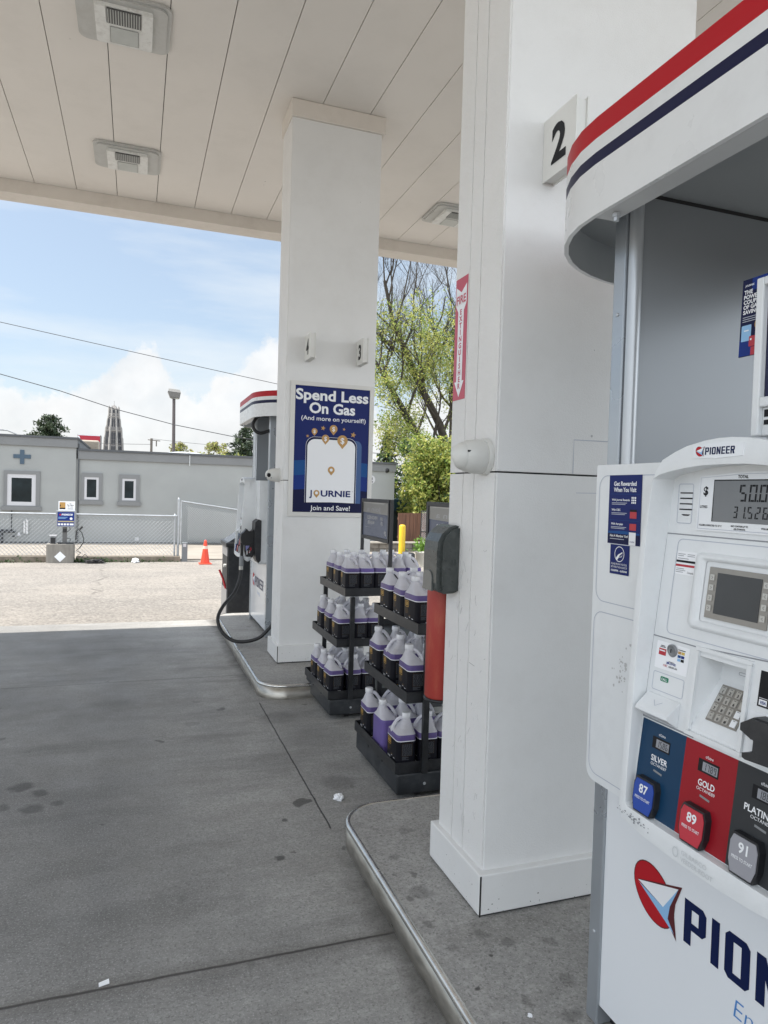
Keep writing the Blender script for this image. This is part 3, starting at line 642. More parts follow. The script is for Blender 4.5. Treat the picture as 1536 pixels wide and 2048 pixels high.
# ------------------------------------------------------------------ fuel dispensers
def XF(z): return 1.07+(.04 if z > 1.485 else .116)*(z-1.485)
def XR(z): return 1.02+.05*(z-1.6)
def pump(yo, label, media=True):
    t = thing('fuel_dispenser', label, 'fuel pump', (1.545, 1.09+yo, .11), 'fuel dispensers')
    O = lambda pts: [(-y, z) for y, z in pts]
    yb = lambda m, x0, x1, y0, y1, z0, z1, mi=0: m.box(x0, x1, y0+yo, y1+yo, z0, z1, mi)
    # carcass
    m = MB(); yb(m, 1.262, 1.828, .60, 1.58, .11, .165); m.build('kick_plate', BLK, t)
    m = MB(); yb(m, 1.246, 1.844, .616, 1.564, .165, 1.63); m.build('cabinet', G_DARK, t)
    for ya, yb2 in ((1.5645, 1.612), (.568, .6155)):
        m = MB(); yb(m, 1.216, 1.874, ya, yb2, .11, 2.358); m.build('end_column', G_MET, t, bevel=.004)
    for yy, sg in ((1.558, 1), (.622, -1)):   # bright rounded trims at the inner edges
        m = MB(); m.tube([(1.234, yy-.012*sg+yo, 1.645), (1.234, yy-.012*sg+yo, 2.355)], .018, 12); m.build('edge_trim', G_LIGHT, t)
    m = MB(); yb(m, 1.25, 1.84, 1.538, 1.564, 1.632, 2.356); m.build('inner_wall', mat('inner wall grey', (.26, .275, .29), .28, metal=.3, var=.04, vscale=2), t)
    for z in (.36, 1.06, 2.05): MB().lathe([(.005, 0), (.005, .002), (.003, .003)], (1.2155, 1.588+yo, z), 10, 0, (-1, 0, 0)).build('bolt', G_LIGHT, t)
    # lower door with the brand
    mats = [W_SHEET, RED, WHT, SKYB, mat('dart maroon', (.09, .008, .012), .4), mat('brand navy', (.004, .011, .060), .5, spec=.15), mat('brand blue', (.05, .22, .55), .4), INKG]
    fr = FX(1.2235, yo=yo)
    m = MB(); m.slab(fr, -1.5635, .166, -.6165, .86, -.02, 0, 0)
    emblem(m, fr, -1.374, .583, .070, .069, .0006, 1, 2, 3, 4)
    brand(m, fr, -1.271, .529, .066, .102, .0155, .0006, 5)
    m.text(fr, 'Energy', -1.122, .458, .040, .0006, 6, 'l', bold=-.012, shear=.12)
    m.disc(fr, -1.124, .71, .008, .0006, 7, ry=.004)
    m.build('lower_door', mats, t)
    m = MB(); yb(m, 1.8455, 1.866, .617, 1.563, .166, .86); m.build('rear_door', W_SHEET, t)
    m = MB(); yb(m, 1.8455, 1.95, .64, 1.54, .862, 1.63); m.build('rear_head', W_PUMP, t, bevel=.02)
    # head back panel with recessed outlines
    fr = FX(1.136, yo=yo); m = MB()
    m.prism(fr, rrect(-1.543, .82, -.60, 1.64, (.03, .006, .006, .03)), -.109, 0, 0)
    hp_ = m; m = MB()
    m.strip(fr, rrect(-1.529, 1.290, -1.20, 1.612, (.03, .005, .03, .03)), .0022, .0008, 0, True); m.strip(fr, rrect(-1.532, .84, -1.20, 1.262, (.005, .005, .03, .03)), .0022, .0008, 0, True)
    m.build('panel_groove', INKL, t)
    rs = random.Random(17); m = hp_
    for i in range(34):
        a_ = -1.415+rs.gauss(0, .016); z_ = 1.13+rs.gauss(0, .028)+(a_+1.415)*1.2; k_ = rs.uniform(.0012, .005); m.poly(fr, [(a_+k_*rs.uniform(.5, 1.1)*math.cos(t_), z_+k_*rs.uniform(.5, 1.2)*math.sin(t_)) for t_ in (0, 1, 2.2, 3.1, 4.2, 5.3)], .0006+i*.00001, 1)
    m.build('head_panel', [W_PUMP, mat('scuff grey', (.50, .50, .50), .6)], t, bevel=.004)
    # reward stickers
    m = MB(); mats = [BLUE, WHT, INKL, CRIM, BLUED, BLUE2, INK, GOLD]
    m.slab(fr, -1.488, 1.4415, -1.367, 1.613, .0009, .0016, 0)
    A = -1.4275
    m.text(fr, 'Get Rewarded', A, 1.5865, .0105, .0021, 1, bold=.025, width=.084); m.text(fr, 'When You Visit', A, 1.5715, .0105, .0021, 1, bold=.025, width=.084)
    for z, s1 in ((1.549, 'With Journie Rewards'), (1.524, 'With CIBC'), (1.489, 'With Aeroplan')):
        m.text(fr, s1, A-.048, z, .0052, .0021, 1, 'l', bold=.02)
        m.rect(fr, A-.048, z-.006, A+.010, z-.0045, .0021, 2); m.rect(fr, A-.048, z-.0095, A+.004, z-.008, .0021, 2)
    for i in range(3):
        for j in range(3): m.disc(fr, A+.028+i*.006, 1.557-j*.006, .0026, .0021, 1, n=8)
    m.rect(fr, A+.022, 1.507, A+.046, 1.527, .0021, 3); m.rect(fr, A+.022, 1.523, A+.046, 1.5285, .0023, 6)
    m.rect(fr, A+.022, 1.478, A+.046, 1.494, .0021, 3)
    m.rect(fr, A-.055, 1.5655, A+.055, 1.566, .0021, 5); m.rect(fr, A-.055, 1.5005, A+.055, 1.501, .0021, 5)
    m.rect(fr, A-.0595, 1.443, A+.0595, 1.467, .0021, 4); m.poly(fr, [(A-.0595, 1.467), (A+.0595, 1.467), (A+.0595, 1.471), (A, 1.475), (A-.0595, 1.472)], .0021, 5)
    m.text(fr, 'Not A Member Yet?', A-.05, 1.459, .0058, .0026, 1, 'l', bold=.02); m.rect(fr, A-.05, 1.453, A+.004, 1.4545, .0026, 2)
    m.slab(fr, A+.022, 1.4418, A+.046, 1.473, .0022, .0027, 1); m.text(fr, 'JOURNIE', A+.034, 1.4485, .0032, .0031, 0)
    m.build('reward_sticker', mats, t)
    m = MB(); m.slab(fr, -1.475, 1.366, -1.403, 1.4395, .0009, .0016, 0)
    A = -1.439; ring = [(A+.0175*math.cos(i*.3), 1.4165+.0185*math.sin(i*.3)) for i in range(21)]
    m.strip(fr, ring, .0018, .0021, 1, True)
    m.poly(fr, [(A-.013, 1.406), (A-.005, 1.415), (A+.011, 1.4225), (A+.0115, 1.420), (A+.001, 1.413), (A-.002, 1.408), (A-.008, 1.401)], .0022, 1); m.strip(fr, [(A-.002, 1.416), (A+.011, 1.4195), (A+.010, 1.411), (A-.001, 1.409)], .0014, .0023, 1)
    for s1, z, bo in (('PLEASE PRE-PAY FOR FUEL', 1.389, .0), ('BETWEEN THE HOURS OF', 1.3815, .0), ('10:00PM - 6:00AM', 1.3725, .025)): m.text(fr, s1, A, z, .0048, .0021, 1, bold=bo, width=.060)
    m.build('prepay_sticker', [BLUE, WHT], t)
    # bezel ring of the head
    yc = 1.012
    half = [(.198, .879), (.208, .90), (.209, 1.15), (.209, 1.36), (.204, 1.47), (.190, 1.57), (.178, 1.611), (.160, 1.636), (.125, 1.651), (.095, 1.661), (.05, 1.669), (.015, 1.672)]
    inn = [(.183, .908), (.190, .915), (.191, 1.15), (.191, 1.36), (.191, 1.47), (.188, 1.55), (.182, 1.598), (.165, 1.606), (.13, 1.613), (.095, 1.618), (.05, 1.622), (.015, 1.6225)]
    botO = [(.13, .870), (.05, .866)]; botI = [(.13, .907), (.05, .907)]
    o_ = [(yc+a, z) for a, z in half]+[(yc-a, z) for a, z in half[::-1]]+[(yc-a, z) for a, z in botO]+[(yc+a, z) for a, z in botO[::-1]]
    i_ = [(yc+a, z) for a, z in inn]+[(yc-a, z) for a, z in inn[::-1]]+[(yc-a, z) for a, z in botI]+[(yc+a, z) for a, z in botI[::-1]]
    n = len(o_); m = MB()
    v = [(1.136, y+yo, z) for y, z in o_]+[(XR(z), y+yo, z) for y, z in o_]+[(XR(z), y+yo, z) for y, z in i_]+[(max(XF(z)+.004, XR(z)+.006), y+yo, z) for y, z in i_]
    m.add(v, [(k+r*n, (k+1) % n+r*n, (k+1) % n+(r+1)*n, k+(r+1)*n)[::-1] for r in range(3) for k in range(n)], 0, True)
    bz = m.build('head_bezel', W_PUMP, t, bevel=.006, bseg=3)
    fr = FX(1.02-.05*1.6, .05, 0, yo)
    m = MB(); m.prism(fr, [(-1.087, 1.637), (-1.03, 1.634), (-.968, 1.637), (-.966, 1.660), (-1.03, 1.663), (-1.089, 1.659)], -.002, .0015, 0)
    emblem(m, fr, -1.071, 1.6485, .0098, .0098, .0018, 1, 2, 3, 4); brand(m, fr, -1.057, 1.6415, .0095, .0140, .0019, .0018, 5)
    m.build('brand_badge', [W_SHEET, RED, WHT, SKYB, mat('dart maroon', (.09, .008, .012), .4), mat('brand navy', (.004, .011, .060), .5, spec=.15)], t)
    m = MB(); m.text(fr, 'GILBARCO', -1.004, .8865, .0085, .0025, 0, 'c', bold=.01, width=.062); m.text(fr, 'VEEDER-ROOT', -.997, .8735, .0085, .0025, 0, 'c', bold=.01, width=.078)
    m.strip(fr, [(-1.05+.007*math.cos(k*.7), .884+.009*math.sin(k*.7)) for k in range(9)], .002, .0025, 0, True)
    m.build('maker_lettering', mat('embossed grey', (.60, .62, .63), .4), t)
    m = MB()
    rs = random.Random(23)
    for i in range(46):
        a_ = -1.175+rs.gauss(0, .022); z_ = .8925+rs.gauss(0, .0045)+(a_+1.175)*-.08; k_ = rs.uniform(.0008, .0026); m.poly(fr, [(a_+k_*rs.uniform(.4, 1.6)*math.cos(t_), z_+k_*rs.uniform(.4, 1.1)*math.sin(t_)) for t_ in (0, 1, 2.2, 3.1, 4.2, 5.3)], .0007+i*.00001, 0)
    m.build('paint_crack', INKG, t)
    # face surfaces
    FU = FX(1.07, .04, 1.485, yo); FL = FX(1.07, .116, 1.485, yo)
    m = MB()
    for a0, a1 in ((-1.206, -.818),): m.rect(FU, a0, 1.485, a1, 1.63, 0)
    gy = [-1.206, -1.072, -.952, -.818]; gzv = [.90, 1.115, 1.252, 1.485]
    for i in range(3):
        for j in range(3):
            if (i, j) != (1, 1): m.rect(FL, gy[i], gzv[j], gy[i+1], gzv[j+1], 0)
    m.build('face', W_PUMP, t)
    m = MB()   # joints between the face modules
    m.strip(FL, [(-1.203, 1.4835), (-.822, 1.4835)], .0024, .0007, 0); m.strip(FL, [(-1.204, 1.267), (-1.081, 1.267), (-1.081, 1.2672), (-.822, 1.282)], .0024, .0007, 0); m.strip(FL, [(-1.2035, .908), (-1.2035, 1.484)], .002, .0007, 0)
    m.strip(FL, [(-1.0805, 1.267), (-1.0765, 1.10)], .002, .0008, 0); m.rect(FL, -1.203, 1.095, -1.06, 1.0985, .0008, 0)
    m.strip(FL, rrect(-1.168, 1.279, -.86, 1.474, (.004, .004, .012, .012)), .0016, .0007, 1, True)
    m.strip(FL, rrect(-1.188, 1.158, -1.102, 1.195, .004), .0014, .0007, 1, True)
    m.build('module_joint', [INKG, INKL], t)
    # vent
    m = MB(); m.strip(FU, rrect(-1.178, 1.507, -1.138, 1.588, .004), .0014, .0008, 1, True)
    for z in (1.5695, 1.5583, 1.547, 1.5355): m.rect(FU, -1.173, z-.0013, -1.138, z+.0013, .0009, 0)
    m.poly(FU, [(-1.167, 1.5255), (-1.141, 1.5255), (-1.147, 1.5225), (-1.161, 1.5225)], .0009, 0)
    m.build('speaker_vent', [INK, INKL], t)
    # totals display
    m = MB(); m.prism(FU, [(-1.121, 1.495), (-.86, 1.495), (-.86, 1.606), (-.94, 1.611), (-1.0, 1.611), (-1.119, 1.604)], .0, .004, 0)
    m.strip(FU, [(-1.116, 1.499), (-.865, 1.499), (-.865, 1.602), (-.94, 1.607), (-1.0, 1.607), (-1.115, 1.600), (-1.116, 1.499)], .001, .0044, 2)
    m.text(FU, '$', -1.1005, 1.566, .0165, .0045, 1, bold=.03); m.text(FU, 'LITRES', -1.1035, 1.540, .0052, .0045, 1, bold=.02, width=.019)
    m.text(FU, 'TOTAL', -1.012, 1.5985, .0058, .0045, 1, bold=.03, width=.024)
    m.text(FU, 'VOLUME CORRECTED TO 15\u00b0 C', -1.084, 1.5045, .0033, .0045, 1, bold=.03, width=.058); m.text(FU, 'MAY CONTAIN UP TO', -1.013, 1.506, .0033, .0045, 1, bold=.03, width=.039); m.text(FU, '10% ETHANOL', -1.012, 1.5005, .0033, .0045, 1, bold=.03, width=.027)
    m.text(FU, 'VOLUME', -.955, 1.5045, .0033, .0045, 1, bold=.03)
    ds = m.build('total_display', [W_SHEET, INK, INKL], t)
    m = MB(); m.slab(FU, -1.081, 1.514, -.893, 1.5955, .0041, .0046, 0); m.strip(FU, [(-1.080, 1.5145), (-1.080, 1.595), (-.893, 1.595)], .0022, .0050, 1)
    seg7(m, FU, '50.00', -1.0185, 1.5545, .0165, .0315, .0062, .0051, 1); seg7(m, FU, '31.526', -1.031, 1.523, .0112, .022, .0058, .0051, 1)
    m.build('readout', [LCD, INK], ds)
    # pin screen
    m = MB(); ro = rrect(-1.112, 1.300, -.888, 1.452, .012, 4); ri = rrect(-1.085, 1.318, -.915, 1.436, .006, 4); n = len(ro)
    v = [FL.p(a, b, 0) for a, b in ro]+[FL.p(a, b, .009) for a, b in rrect(-1.106, 1.305, -.894, 1.447, .011, 4)]+[FL.p(a, b, .009) for a, b in rrect(-1.092, 1.313, -.908, 1.441, .008, 4)]+[FL.p(a, b, .0015) for a, b in ri]
    m.add(v, [(r*n+k, r*n+(k+1) % n, (r+1)*n+(k+1) % n, (r+1)*n+k) for r in range(3) for k in range(n)], 0, True); sc = m.build('screen_surround', W_PUMP, t)
    m = MB(); m.slab(FL, -1.0715, 1.328, -.929, 1.426, .0005, .0035, 0); m.slab(FL, -1.050, 1.3385, -.948, 1.4165, .0036, .0044, 1); m.build('screen', [METB, SCR], sc)
    for z in (1.4065, 1.387, 1.367, 1.3475):
        for a, dr in ((-1.0615, 1), (-.938, -1)):
            m = MB(); m.slab(FL, a-.0052, z-.0055, a+.0052, z+.0055, .0036, .0055, 0); m.strip(FL, [(a-.002*dr, z+.0025), (a+.0022*dr, z), (a-.002*dr, z-.0025)], .0007, .0058, 1)
            m.build('screen_button', [KEYM, INK], sc)
    m = MB(); m.slab(FL, -1.166, 1.402, -1.113, 1.449, .0, .0005, 0); m.rect(FL, -1.166, 1.4265, -1.113, 1.431, .0009, 1); m.rect(FL, -1.166, 1.418, -1.113, 1.4225, .0009, 2)
    for a, z, w in ((-1.163, 1.443, .02), (-1.137, 1.443, .02), (-1.163, 1.4395, .016), (-1.137, 1.4395, .02), (-1.163, 1.434, .03), (-1.164, 1.413, .022), (-1.164, 1.4095, .026), (-1.164, 1.406, .02)): m.rect(FL, a, z, a+w, z+.0012, .0009, 3)
    m.text(FL, 'Canada', -1.124, 1.405, .004, .0009, 1, width=.017); m.build('inspection_sticker', [PAPER, INK, CRIM, INKG], t)
    # card offer label, lock, call button
    m = MB(); m.poly(FL, rrect(-1.189, 1.203, -1.098, 1.259, .002), .0006, 0)
    m.rect(FL, -1.181, 1.231, -1.1605, 1.2445, .001, 1); m.rect(FL, -1.179, 1.239, -1.163, 1.2415, .0013, 0); m.rect(FL, -1.179, 1.247, -1.163, 1.2485, .001, 3); m.rect(FL, -1.177, 1.2495, -1.165, 1.251, .001, 3)
    for a, z, c in ((-1.1275, 1.243, 4), (-1.118, 1.243, 5), (-1.1275, 1.2355, 6), (-1.118, 1.2355, 7), (-1.1275, 1.2285, 8), (-1.118, 1.2285, 3)): m.rect(FL, a, z, a+.0085, z+.0055, .001, c)
    m.rect(FL, -1.128, 1.2505, -1.108, 1.252, .001, 3); m.text(FL, 'J\u25cfURNIE', -1.143, 1.2165, .0045, .001, 7, bold=.02, width=.027); m.text(FL, 'CIBC', -1.158, 1.210, .004, .001, 1, bold=.02); m.text(FL, 'AEROPLAN', -1.137, 1.210, .0036, .001, 3, bold=.02, width=.024)
    m.rect(FL, -1.15, 1.2215, -1.134, 1.2225, .001, 3)
    m.build('card_label', [PAPER, CRIM, WHT, INK, GOLD, mat('card yellow', (.6, .42, .08), .5), BLUE2, BLUE3, SKYB], t)
    m = MB(); c = FL.p(-1.1425, 1.2462, 0); m.lathe([(.0132, 0), (.0132, .004), (.0105, .0055), (.0105, .0045), (.001, .0045)], c, 24, 0, (-1, 0, -.1), caps=False); m.rect(FL, -1.1437, 1.242, -1.1413, 1.250, .006, 1); m.build('lock', [GREY, INK], t)
    m = MB(); m.prism(FL, rrect(-1.1665, 1.179, -1.1445, 1.1885, .002, 3), .0, .001, 0); m.text(FL, 'CALL', -1.1555, 1.1812, .0048, .0014, 1, bold=.02, width=.016); m.build('call_button', [mat('call green', (.01, .19, .10), .4), WHT], t)
    # receipt spout
    m = MB(); prof = [(1.150, .0), (1.150, .003), (1.124, .030), (1.1165, .031), (1.101, .004), (1.101, 0)]
    n = len(prof); v = [FL.p(-1.196, z, d) for z, d in prof]+[FL.p(-1.104, z, d) for z, d in prof]
    m.add(v, [(k, (k+1) % n, n+(k+1) % n, n+k) for k in range(n)]+[tuple(range(n))[::-1], tuple(range(n, 2*n))], 0); m.strip(FL, [(-1.186, 1.1175), (-1.116, 1.1175)], .003, .0305, 1)
    m.strip(Fr(FL.p(-1.15, 1.137, .0173), (0, -1, 0), (Vector(FL.p(0, 1.150, .003))-Vector(FL.p(0, 1.124, .030))).normalized()), [(-.012, .006), (0, -.006), (.012, .006)], .0014, .0006, 1)
    m.build('receipt_spout', [W_PUMP, INKL], t, bevel=.002)
    # keypad pocket
    m = MB(); x0, x1, z0, zt = -1.072, -.952, 1.115, 1.252; zk = 1.208; dk = -.047
    a = lambda aa, z, d: FL.p(aa, z, d)
    m.add([a(x0, z0, 0), a(x1, z0, 0), a(x1-.004, z0+.010, -.004), a(x0+.012, z0+.010, -.004), a(x1-.004, zk, dk), a(x0+.012, zk, dk), a(x1-.004, zt-.006, dk-.002), a(x0+.012, zt-.006, dk-.002), a(x1, zt, 0), a(x0, zt, 0)],
          [(0, 1, 2, 3), (3, 2, 4, 5), (5, 4, 6, 7), (7, 6, 8, 9), (9, 0, 3, 5, 7), (1, 8, 6, 4, 2)], 0)
    pk = m.build('keypad_pocket', W_PUMP, t)
    kv = (Vector(a(0, zk, dk))-Vector(a(0, z0+.010, -.004))); kl = kv.length; kn = kv.normalized(); KF = Fr(a(-1.010, z0+.010, -.004), (0, -1, 0), kn)
    m = MB(); m.slab(KF, -.036, .012, .036, kl-.010, 0, .002, 0)
    hh = (kl-.022-.004)/4
    for r_ in range(4):
        for c_ in range(4):
            aa = -.027+c_*.0178; bb = kl-.013-(r_+1)*hh+.0025
            m.slab(KF, aa-.0058, bb, aa+.0058, bb+hh-.004, .0021, .0042, 1 if not (c_ == 3 and r_ >= 2) else 3)
            ch = ['123', '456', '789', '*0#'][r_][c_] if c_ < 3 else ''
            if ch: m.text(KF, ch, aa+.0005, bb+.0018, .0055, .0046, 2, bold=.03)
            m.rect(KF, aa-.003, bb+hh-.0062, aa+.003, bb+hh-.0054, .0045, 2)
    m.build('keypad', [METB, KEYM, INK, WHT], pk)
    m = MB(); m.strip(Fr(a(-1.010, 1.228, dk-.001), (0, -1, 0), (.116, 0, 1), (-1, 0, 0)), rrect(-.008, -.0025, .018, .0025, .002, 3), .0008, .0008, 0, True); m.build('pocket_slot', INKG, pk)
    m = MB()   # raised rails either side of the pocket
    for aa in (-1.0745, -.951): m.slab(FL, aa-.0045, 1.108, aa+.0045, 1.262, .0, .006, 0)
    m.slab(FL, -1.0795, 1.2625, -.946, 1.270, 0, .005, 0); m.slab(FL, -1.0795, 1.100, -.946, 1.1075, 0, .007, 0)
    m.build('pocket_frame', W_PUMP, pk, bevel=.002)
    # card reader
    m = MB(); m.slab(FL, -.929, 1.197, -.84, 1.259, 0, .0012, 0); m.rect(FL, -.926, 1.212, -.844, 1.2128, .0016, 1); m.rect(FL, -.9255, 1.200, -.909, 1.210, .0017, 1); m.text(FL, 'VISA', -.9172, 1.2025, .005, .0021, 2, bold=.03, width=.0125, shear=.15)
    m.rect(FL, -.906, 1.200, -.890, 1.210, .0017, 1); m.build('payment_label', [INK, WHT, BLUE3], t)
    m = MB(); m.slab(FL, -.945, 1.100, -.826, 1.186, 0, .0008, 0); m.build('reader_plate', W_SHEET, t)
    s = .978; q = lambda y, z: (-y*s, H-(H-z)*s)
    m = MB(); m.prism(FL, [q(.957, 1.158), q(.956, 1.146), q(.934, 1.138), q(.926, 1.138), q(.9255, 1.116), q(.946, 1.109), q(.945, 1.101), q(.938, 1.099), q(.850, 1.105), q(.850, 1.178), q(.930, 1.176)], .001, .026, 0)
    m.prism(FL, [q(.930, 1.174), q(.926, 1.140), q(.850, 1.14), q(.850, 1.176)], .0262, .034, 0)
    m.build('card_reader', BLK, t, bevel=.003)
    # three grades
    cells = [(-1.199, -1.0755, mat('grade blue', (.006, .040, .095), .4, var=.1, spec=.25), 'SILVER', 'OCTANE87', '1586', '87', mat('button blue', (.012, .06, .35), .3), -1.150),
             (-1.0755, -.951, mat('grade red', (.29, .008, .016), .4, var=.06, spec=.25), 'GOLD', 'OCTANE89', '1789', '89', mat('button red', (.50, .03, .05), .3), -1.018),
             (-.951, -.827, mat('grade grey', (.035, .038, .042), .4, var=.1, spec=.25), 'PLATINUM', 'OCTANE91', '1868', '91', mat('button grey', (.30, .30, .33), .3), -.900)]
    for ci, (a0, a1, cm, nm, oc, pr, num, bm, bc) in enumerate(cells):
        m = MB(); m.slab(FL, a0, .909, a1, 1.0925, 0, .0015, 0); D = .0019
        lc = (-1.139, -1.014, -.890)[ci]
        m.slab(FL, lc-.0245, 1.0425, lc+.0245, 1.066, .0015, .0022, 1); m.rect(FL, lc-.0135, 1.046, lc+.0225, 1.0625, .0026, 2)
        seg7(m, FL, pr, lc-.0105, 1.048, .0056, .0125, .0024, .0029, 1)
        m.text(FL, 'c/Litre', lc, 1.0705, .0050, D, 3, bold=.01)
        m.text(FL, nm, lc, 1.0175, .0115, D, 3, bold=.02, width=(.046, .040, .074)[ci]); m.text(FL, oc, lc, 1.0085, .0058, D, 3, width=.044)
        m.strip(FL, [(lc-.012, .9995), (lc+.012, .997)], .004, D, 4)
        gp = m.build('grade_panel', [cm, INK, LCDS, WHT, GREY], t)
        def shp(k, dz=0): w = .0275*k; h = .0325*k; return [(bc-.004-w*.82, .945-h), (bc-.004+w*.80, .945-h), (bc-.004+w*1.05, .945-h*.4), (bc-.004+w*1.05, .945+h*.6), (bc-.004+w*.85, .945+h), (bc-.004-w*.85, .945+h), (bc-.004-w*1.05, .945+h*.6), (bc-.004-w*1.05, .945-h*.4)]
        m = MB(); m.prism(FL, shp(1.08), .0016, .016, 0); m.prism(FL, shp(.97), .0162, .0178, 1); D = .0184
        xx = bc-.004
        m.text(FL, num, xx, .9515, .017, D, 2, bold=.025); m.text(FL, 'PRESS TO START', xx, .9375, .0055, D, 2, bold=.012, width=.043)
        m.build('start_button', [BLK, bm, WHT], gp, bevel=.0015)
    if media:
        # upper media box and the sign hung beside it
        m = MB(); yb(m, 1.19, 1.255, 1.095, 1.113, 1.690, 2.012); yb(m, 1.19, 1.255, .64, .658, 1.690, 2.012); yb(m, 1.19, 1.255, .6582, 1.0948, 1.995, 2.012); yb(m, 1.19, 1.255, .6582, 1.0948, 1.748, 1.768); yb(m, 1.20, 1.255, .6582, 1.0948, 1.69, 1.7478)
        m.build('media_box', W_PUMP, t, bevel=.003)
        m = MB(); yb(m, 1.203, 1.25, .6585, 1.0945, 1.7685, 1.9945); m.build('media_screen', MEDIA, t)
        m = MB(); fm = FX(1.1995, yo=yo); m.rect(fm, -1.089, 1.728, -1.0, 1.743, .0006, 0); m.rect(fm, -1.089, 1.712, -1.06, 1.722, .0006, 0); m.rect(fm, -1.05, 1.706, -.98, 1.718, .0006, 0); m.build('media_label', INK, t)
        m = MB(); yb(m, 1.25, 1.27, 1.12, 1.128, 1.64, 2.0); m.build('media_bracket', G_DARK, t)
        fm = FX(1.222, .03, 1.95, yo); m = MB(); mats = [BLUED, BLUE3, CRIM, WHT, SKYB, GOLD, INKL, INK]
        m.slab(fm, -1.180, 1.865, -1.096, 2.030, -.003, 0, 0); m.rect(fm, -1.155, 2.004, -1.097, 2.0295, .0005, 1); m.poly(fm, [(-1.135, 2.004), (-1.097, 2.004), (-1.097, 1.96), (-1.115, 1.972)], .0005, 1)
        m.text(fm, 'JOURNIE', -1.161, 2.014, .0040, .001, 3, bold=.02); m.text(fm, 'CIBC', -1.132, 2.0135, .0055, .001, 3); m.disc(fm, -1.119, 2.0165, .003, .001, 3, n=10)
        for i, s1 in enumerate(('THE', 'POWER', 'COUPLE', 'OF GAS', 'SAVINGS.')): m.text(fm, s1, -1.174, 1.998-i*.0107, .0082, .001, 3, 'l', bold=.035)
        for i in range(3): m.rect(fm, -1.174, 1.9475-i*.0045, -1.115-i*.004, 1.949-i*.0045, .001, 6)
        m.rect(fm, -1.1795, 1.8655, -1.149, 1.9, .0005, 1); m.rect(fm, -1.149, 1.8655, -1.0965, 1.883, .0005, 2)
        m.poly(fm, rrect(-1.175, 1.897, -1.150, 1.931, .002), .001, 4); m.rect(fm, -1.168, 1.918, -1.156, 1.9205, .0014, 3); m.poly(fm, rrect(-1.154, 1.884, -1.112, 1.906, .002), .0013, 2); m.rect(fm, -1.151, 1.897, -1.147, 1.901, .0016, 3)
        m.disc(fm, -1.128, 1.929, .0135, .0017, 5); m.poly(fm, [(-1.138, 1.921), (-1.118, 1.921), (-1.128, 1.908)], .0017, 5); m.text(fm, '10\u00a2', -1.127, 1.925, .0085, .0021, 3, bold=.03)
        m.build('hanging_sign', mats, t)
    # valance over the pump
    xc, b_ = 1.545, .45; Y0, Y1 = .70, 1.48; N_ = 20
    def outline(a, bb):
        o = [(xc-a*math.cos(R(180*i/N_)), Y1+bb*math.sin(R(180*i/N_))) for i in range(N_+1)]
        return o+[(xc+a*math.cos(R(180*i/N_)), Y0-bb*math.sin(R(180*i/N_))) for i in range(N_+1)]
    ou = outline(.495, b_); iu = outline(.483, b_-.012); n = len(ou)
    lv = [(2.249, 0), (2.374, 1), (2.403, 0), (2.437, 2), (2.489, 0)]
    m = MB()
    for i in range(4):
        mi = lv[i][1] if i else 0
        v = [(x, y+yo, lv[i][0]) for x, y in ou]+[(x, y+yo, lv[i+1][0]) for x, y in ou]
        m.add(v, [(k, n+k, n+(k+1) % n, (k+1) % n) for k in range(n)], [0, 1, 0, 2][i], True)
    v = [(x, y+yo, 2.249) for x, y in ou]+[(x, y+yo, 2.249) for x, y in iu]+[(x, y+yo, 2.489) for x, y in ou]+[(x, y+yo, 2.489) for x, y in iu]
    m.add(v, [(k, (k+1) % n, n+(k+1) % n, n+k) for k in range(n)]+[(2*n+k, 3*n+k, 3*n+(k+1) % n, 2*n+(k+1) % n) for k in range(n)], 0)
    v = [(x, y+yo, 2.249) for x, y in iu]+[(x, y+yo, 2.489) for x, y in iu]; m.add(v, [(k, (k+1) % n, n+(k+1) % n, n+k) for k in range(n)], 3, True)
    va = m.build('valance', [mat('valance white', (.72, .73, .73), .28, var=.02, dirt=(.5, .5, .5, .25), dscale=8), NAVY, RED, mat('valance inside', (.50, .52, .53), .3, var=.06)], t)
    m = MB(); yb(m, 1.064, 1.118, .69, 1.49, 2.250, 2.262); yb(m, 1.064, 1.07, .69, 1.40, 2.262, 2.36); m.build('valance_lip', mat('lip grey', (.56, .57, .57), .35, var=.03), va)
    m = MB(); m.lathe([(.011, -.004), (.011, -.012), (.007, -.013), (.007, -.022)], (1.118-.03, 1.44+yo, 2.25), 6, 0, (0, 0, 1), sm=False); m.build('valance_bolt', G_LIGHT, va)
    up = Fr((0, yo, 0), (1, 0, 0), (0, 1, 0), (0, 0, 1))
    m = MB(); m.prism(up, iu, 2.362, 2.375, 0); m.build('soffit', mat('soffit grey', (.33, .345, .35), .4, var=.03), t)
    m = MB(); m.box(1.24, 1.85, 1.5365+yo, 1.539+yo, 2.352, 2.3615); m.build('soffit_seam', GAP, t)
    # holster, nozzle, hoses at the near end
    m = MB(); fy = FY(.585+yo); m.prism(fy, [(1.098, 1.235), (1.13, 1.262), (1.158, 1.25), (1.158, .86), (1.135, .835), (1.112, .87), (1.095, 1.0)], -.19, 0, 0); m.build('holster', BLK, t, bevel=.006)
    m = MB(); fn = FY(.64+yo)
    m.prism(fn, [(.968, 1.075), (.975, 1.115), (1.0, 1.135), (1.025, 1.168), (1.04, 1.15), (1.06, 1.135), (1.09, 1.16), (1.1, 1.12), (1.1, 1.02), (1.06, 1.005), (1.0, 1.01), (.975, 1.035)], -.08, 0, 0)
    m.prism(fn, [(1.062, 1.006), (1.096, 1.01), (1.10, .91), (1.085, .885), (1.03, .89), (1.012, .95), (1.014, 1.008)], -.075, -.006, 0)
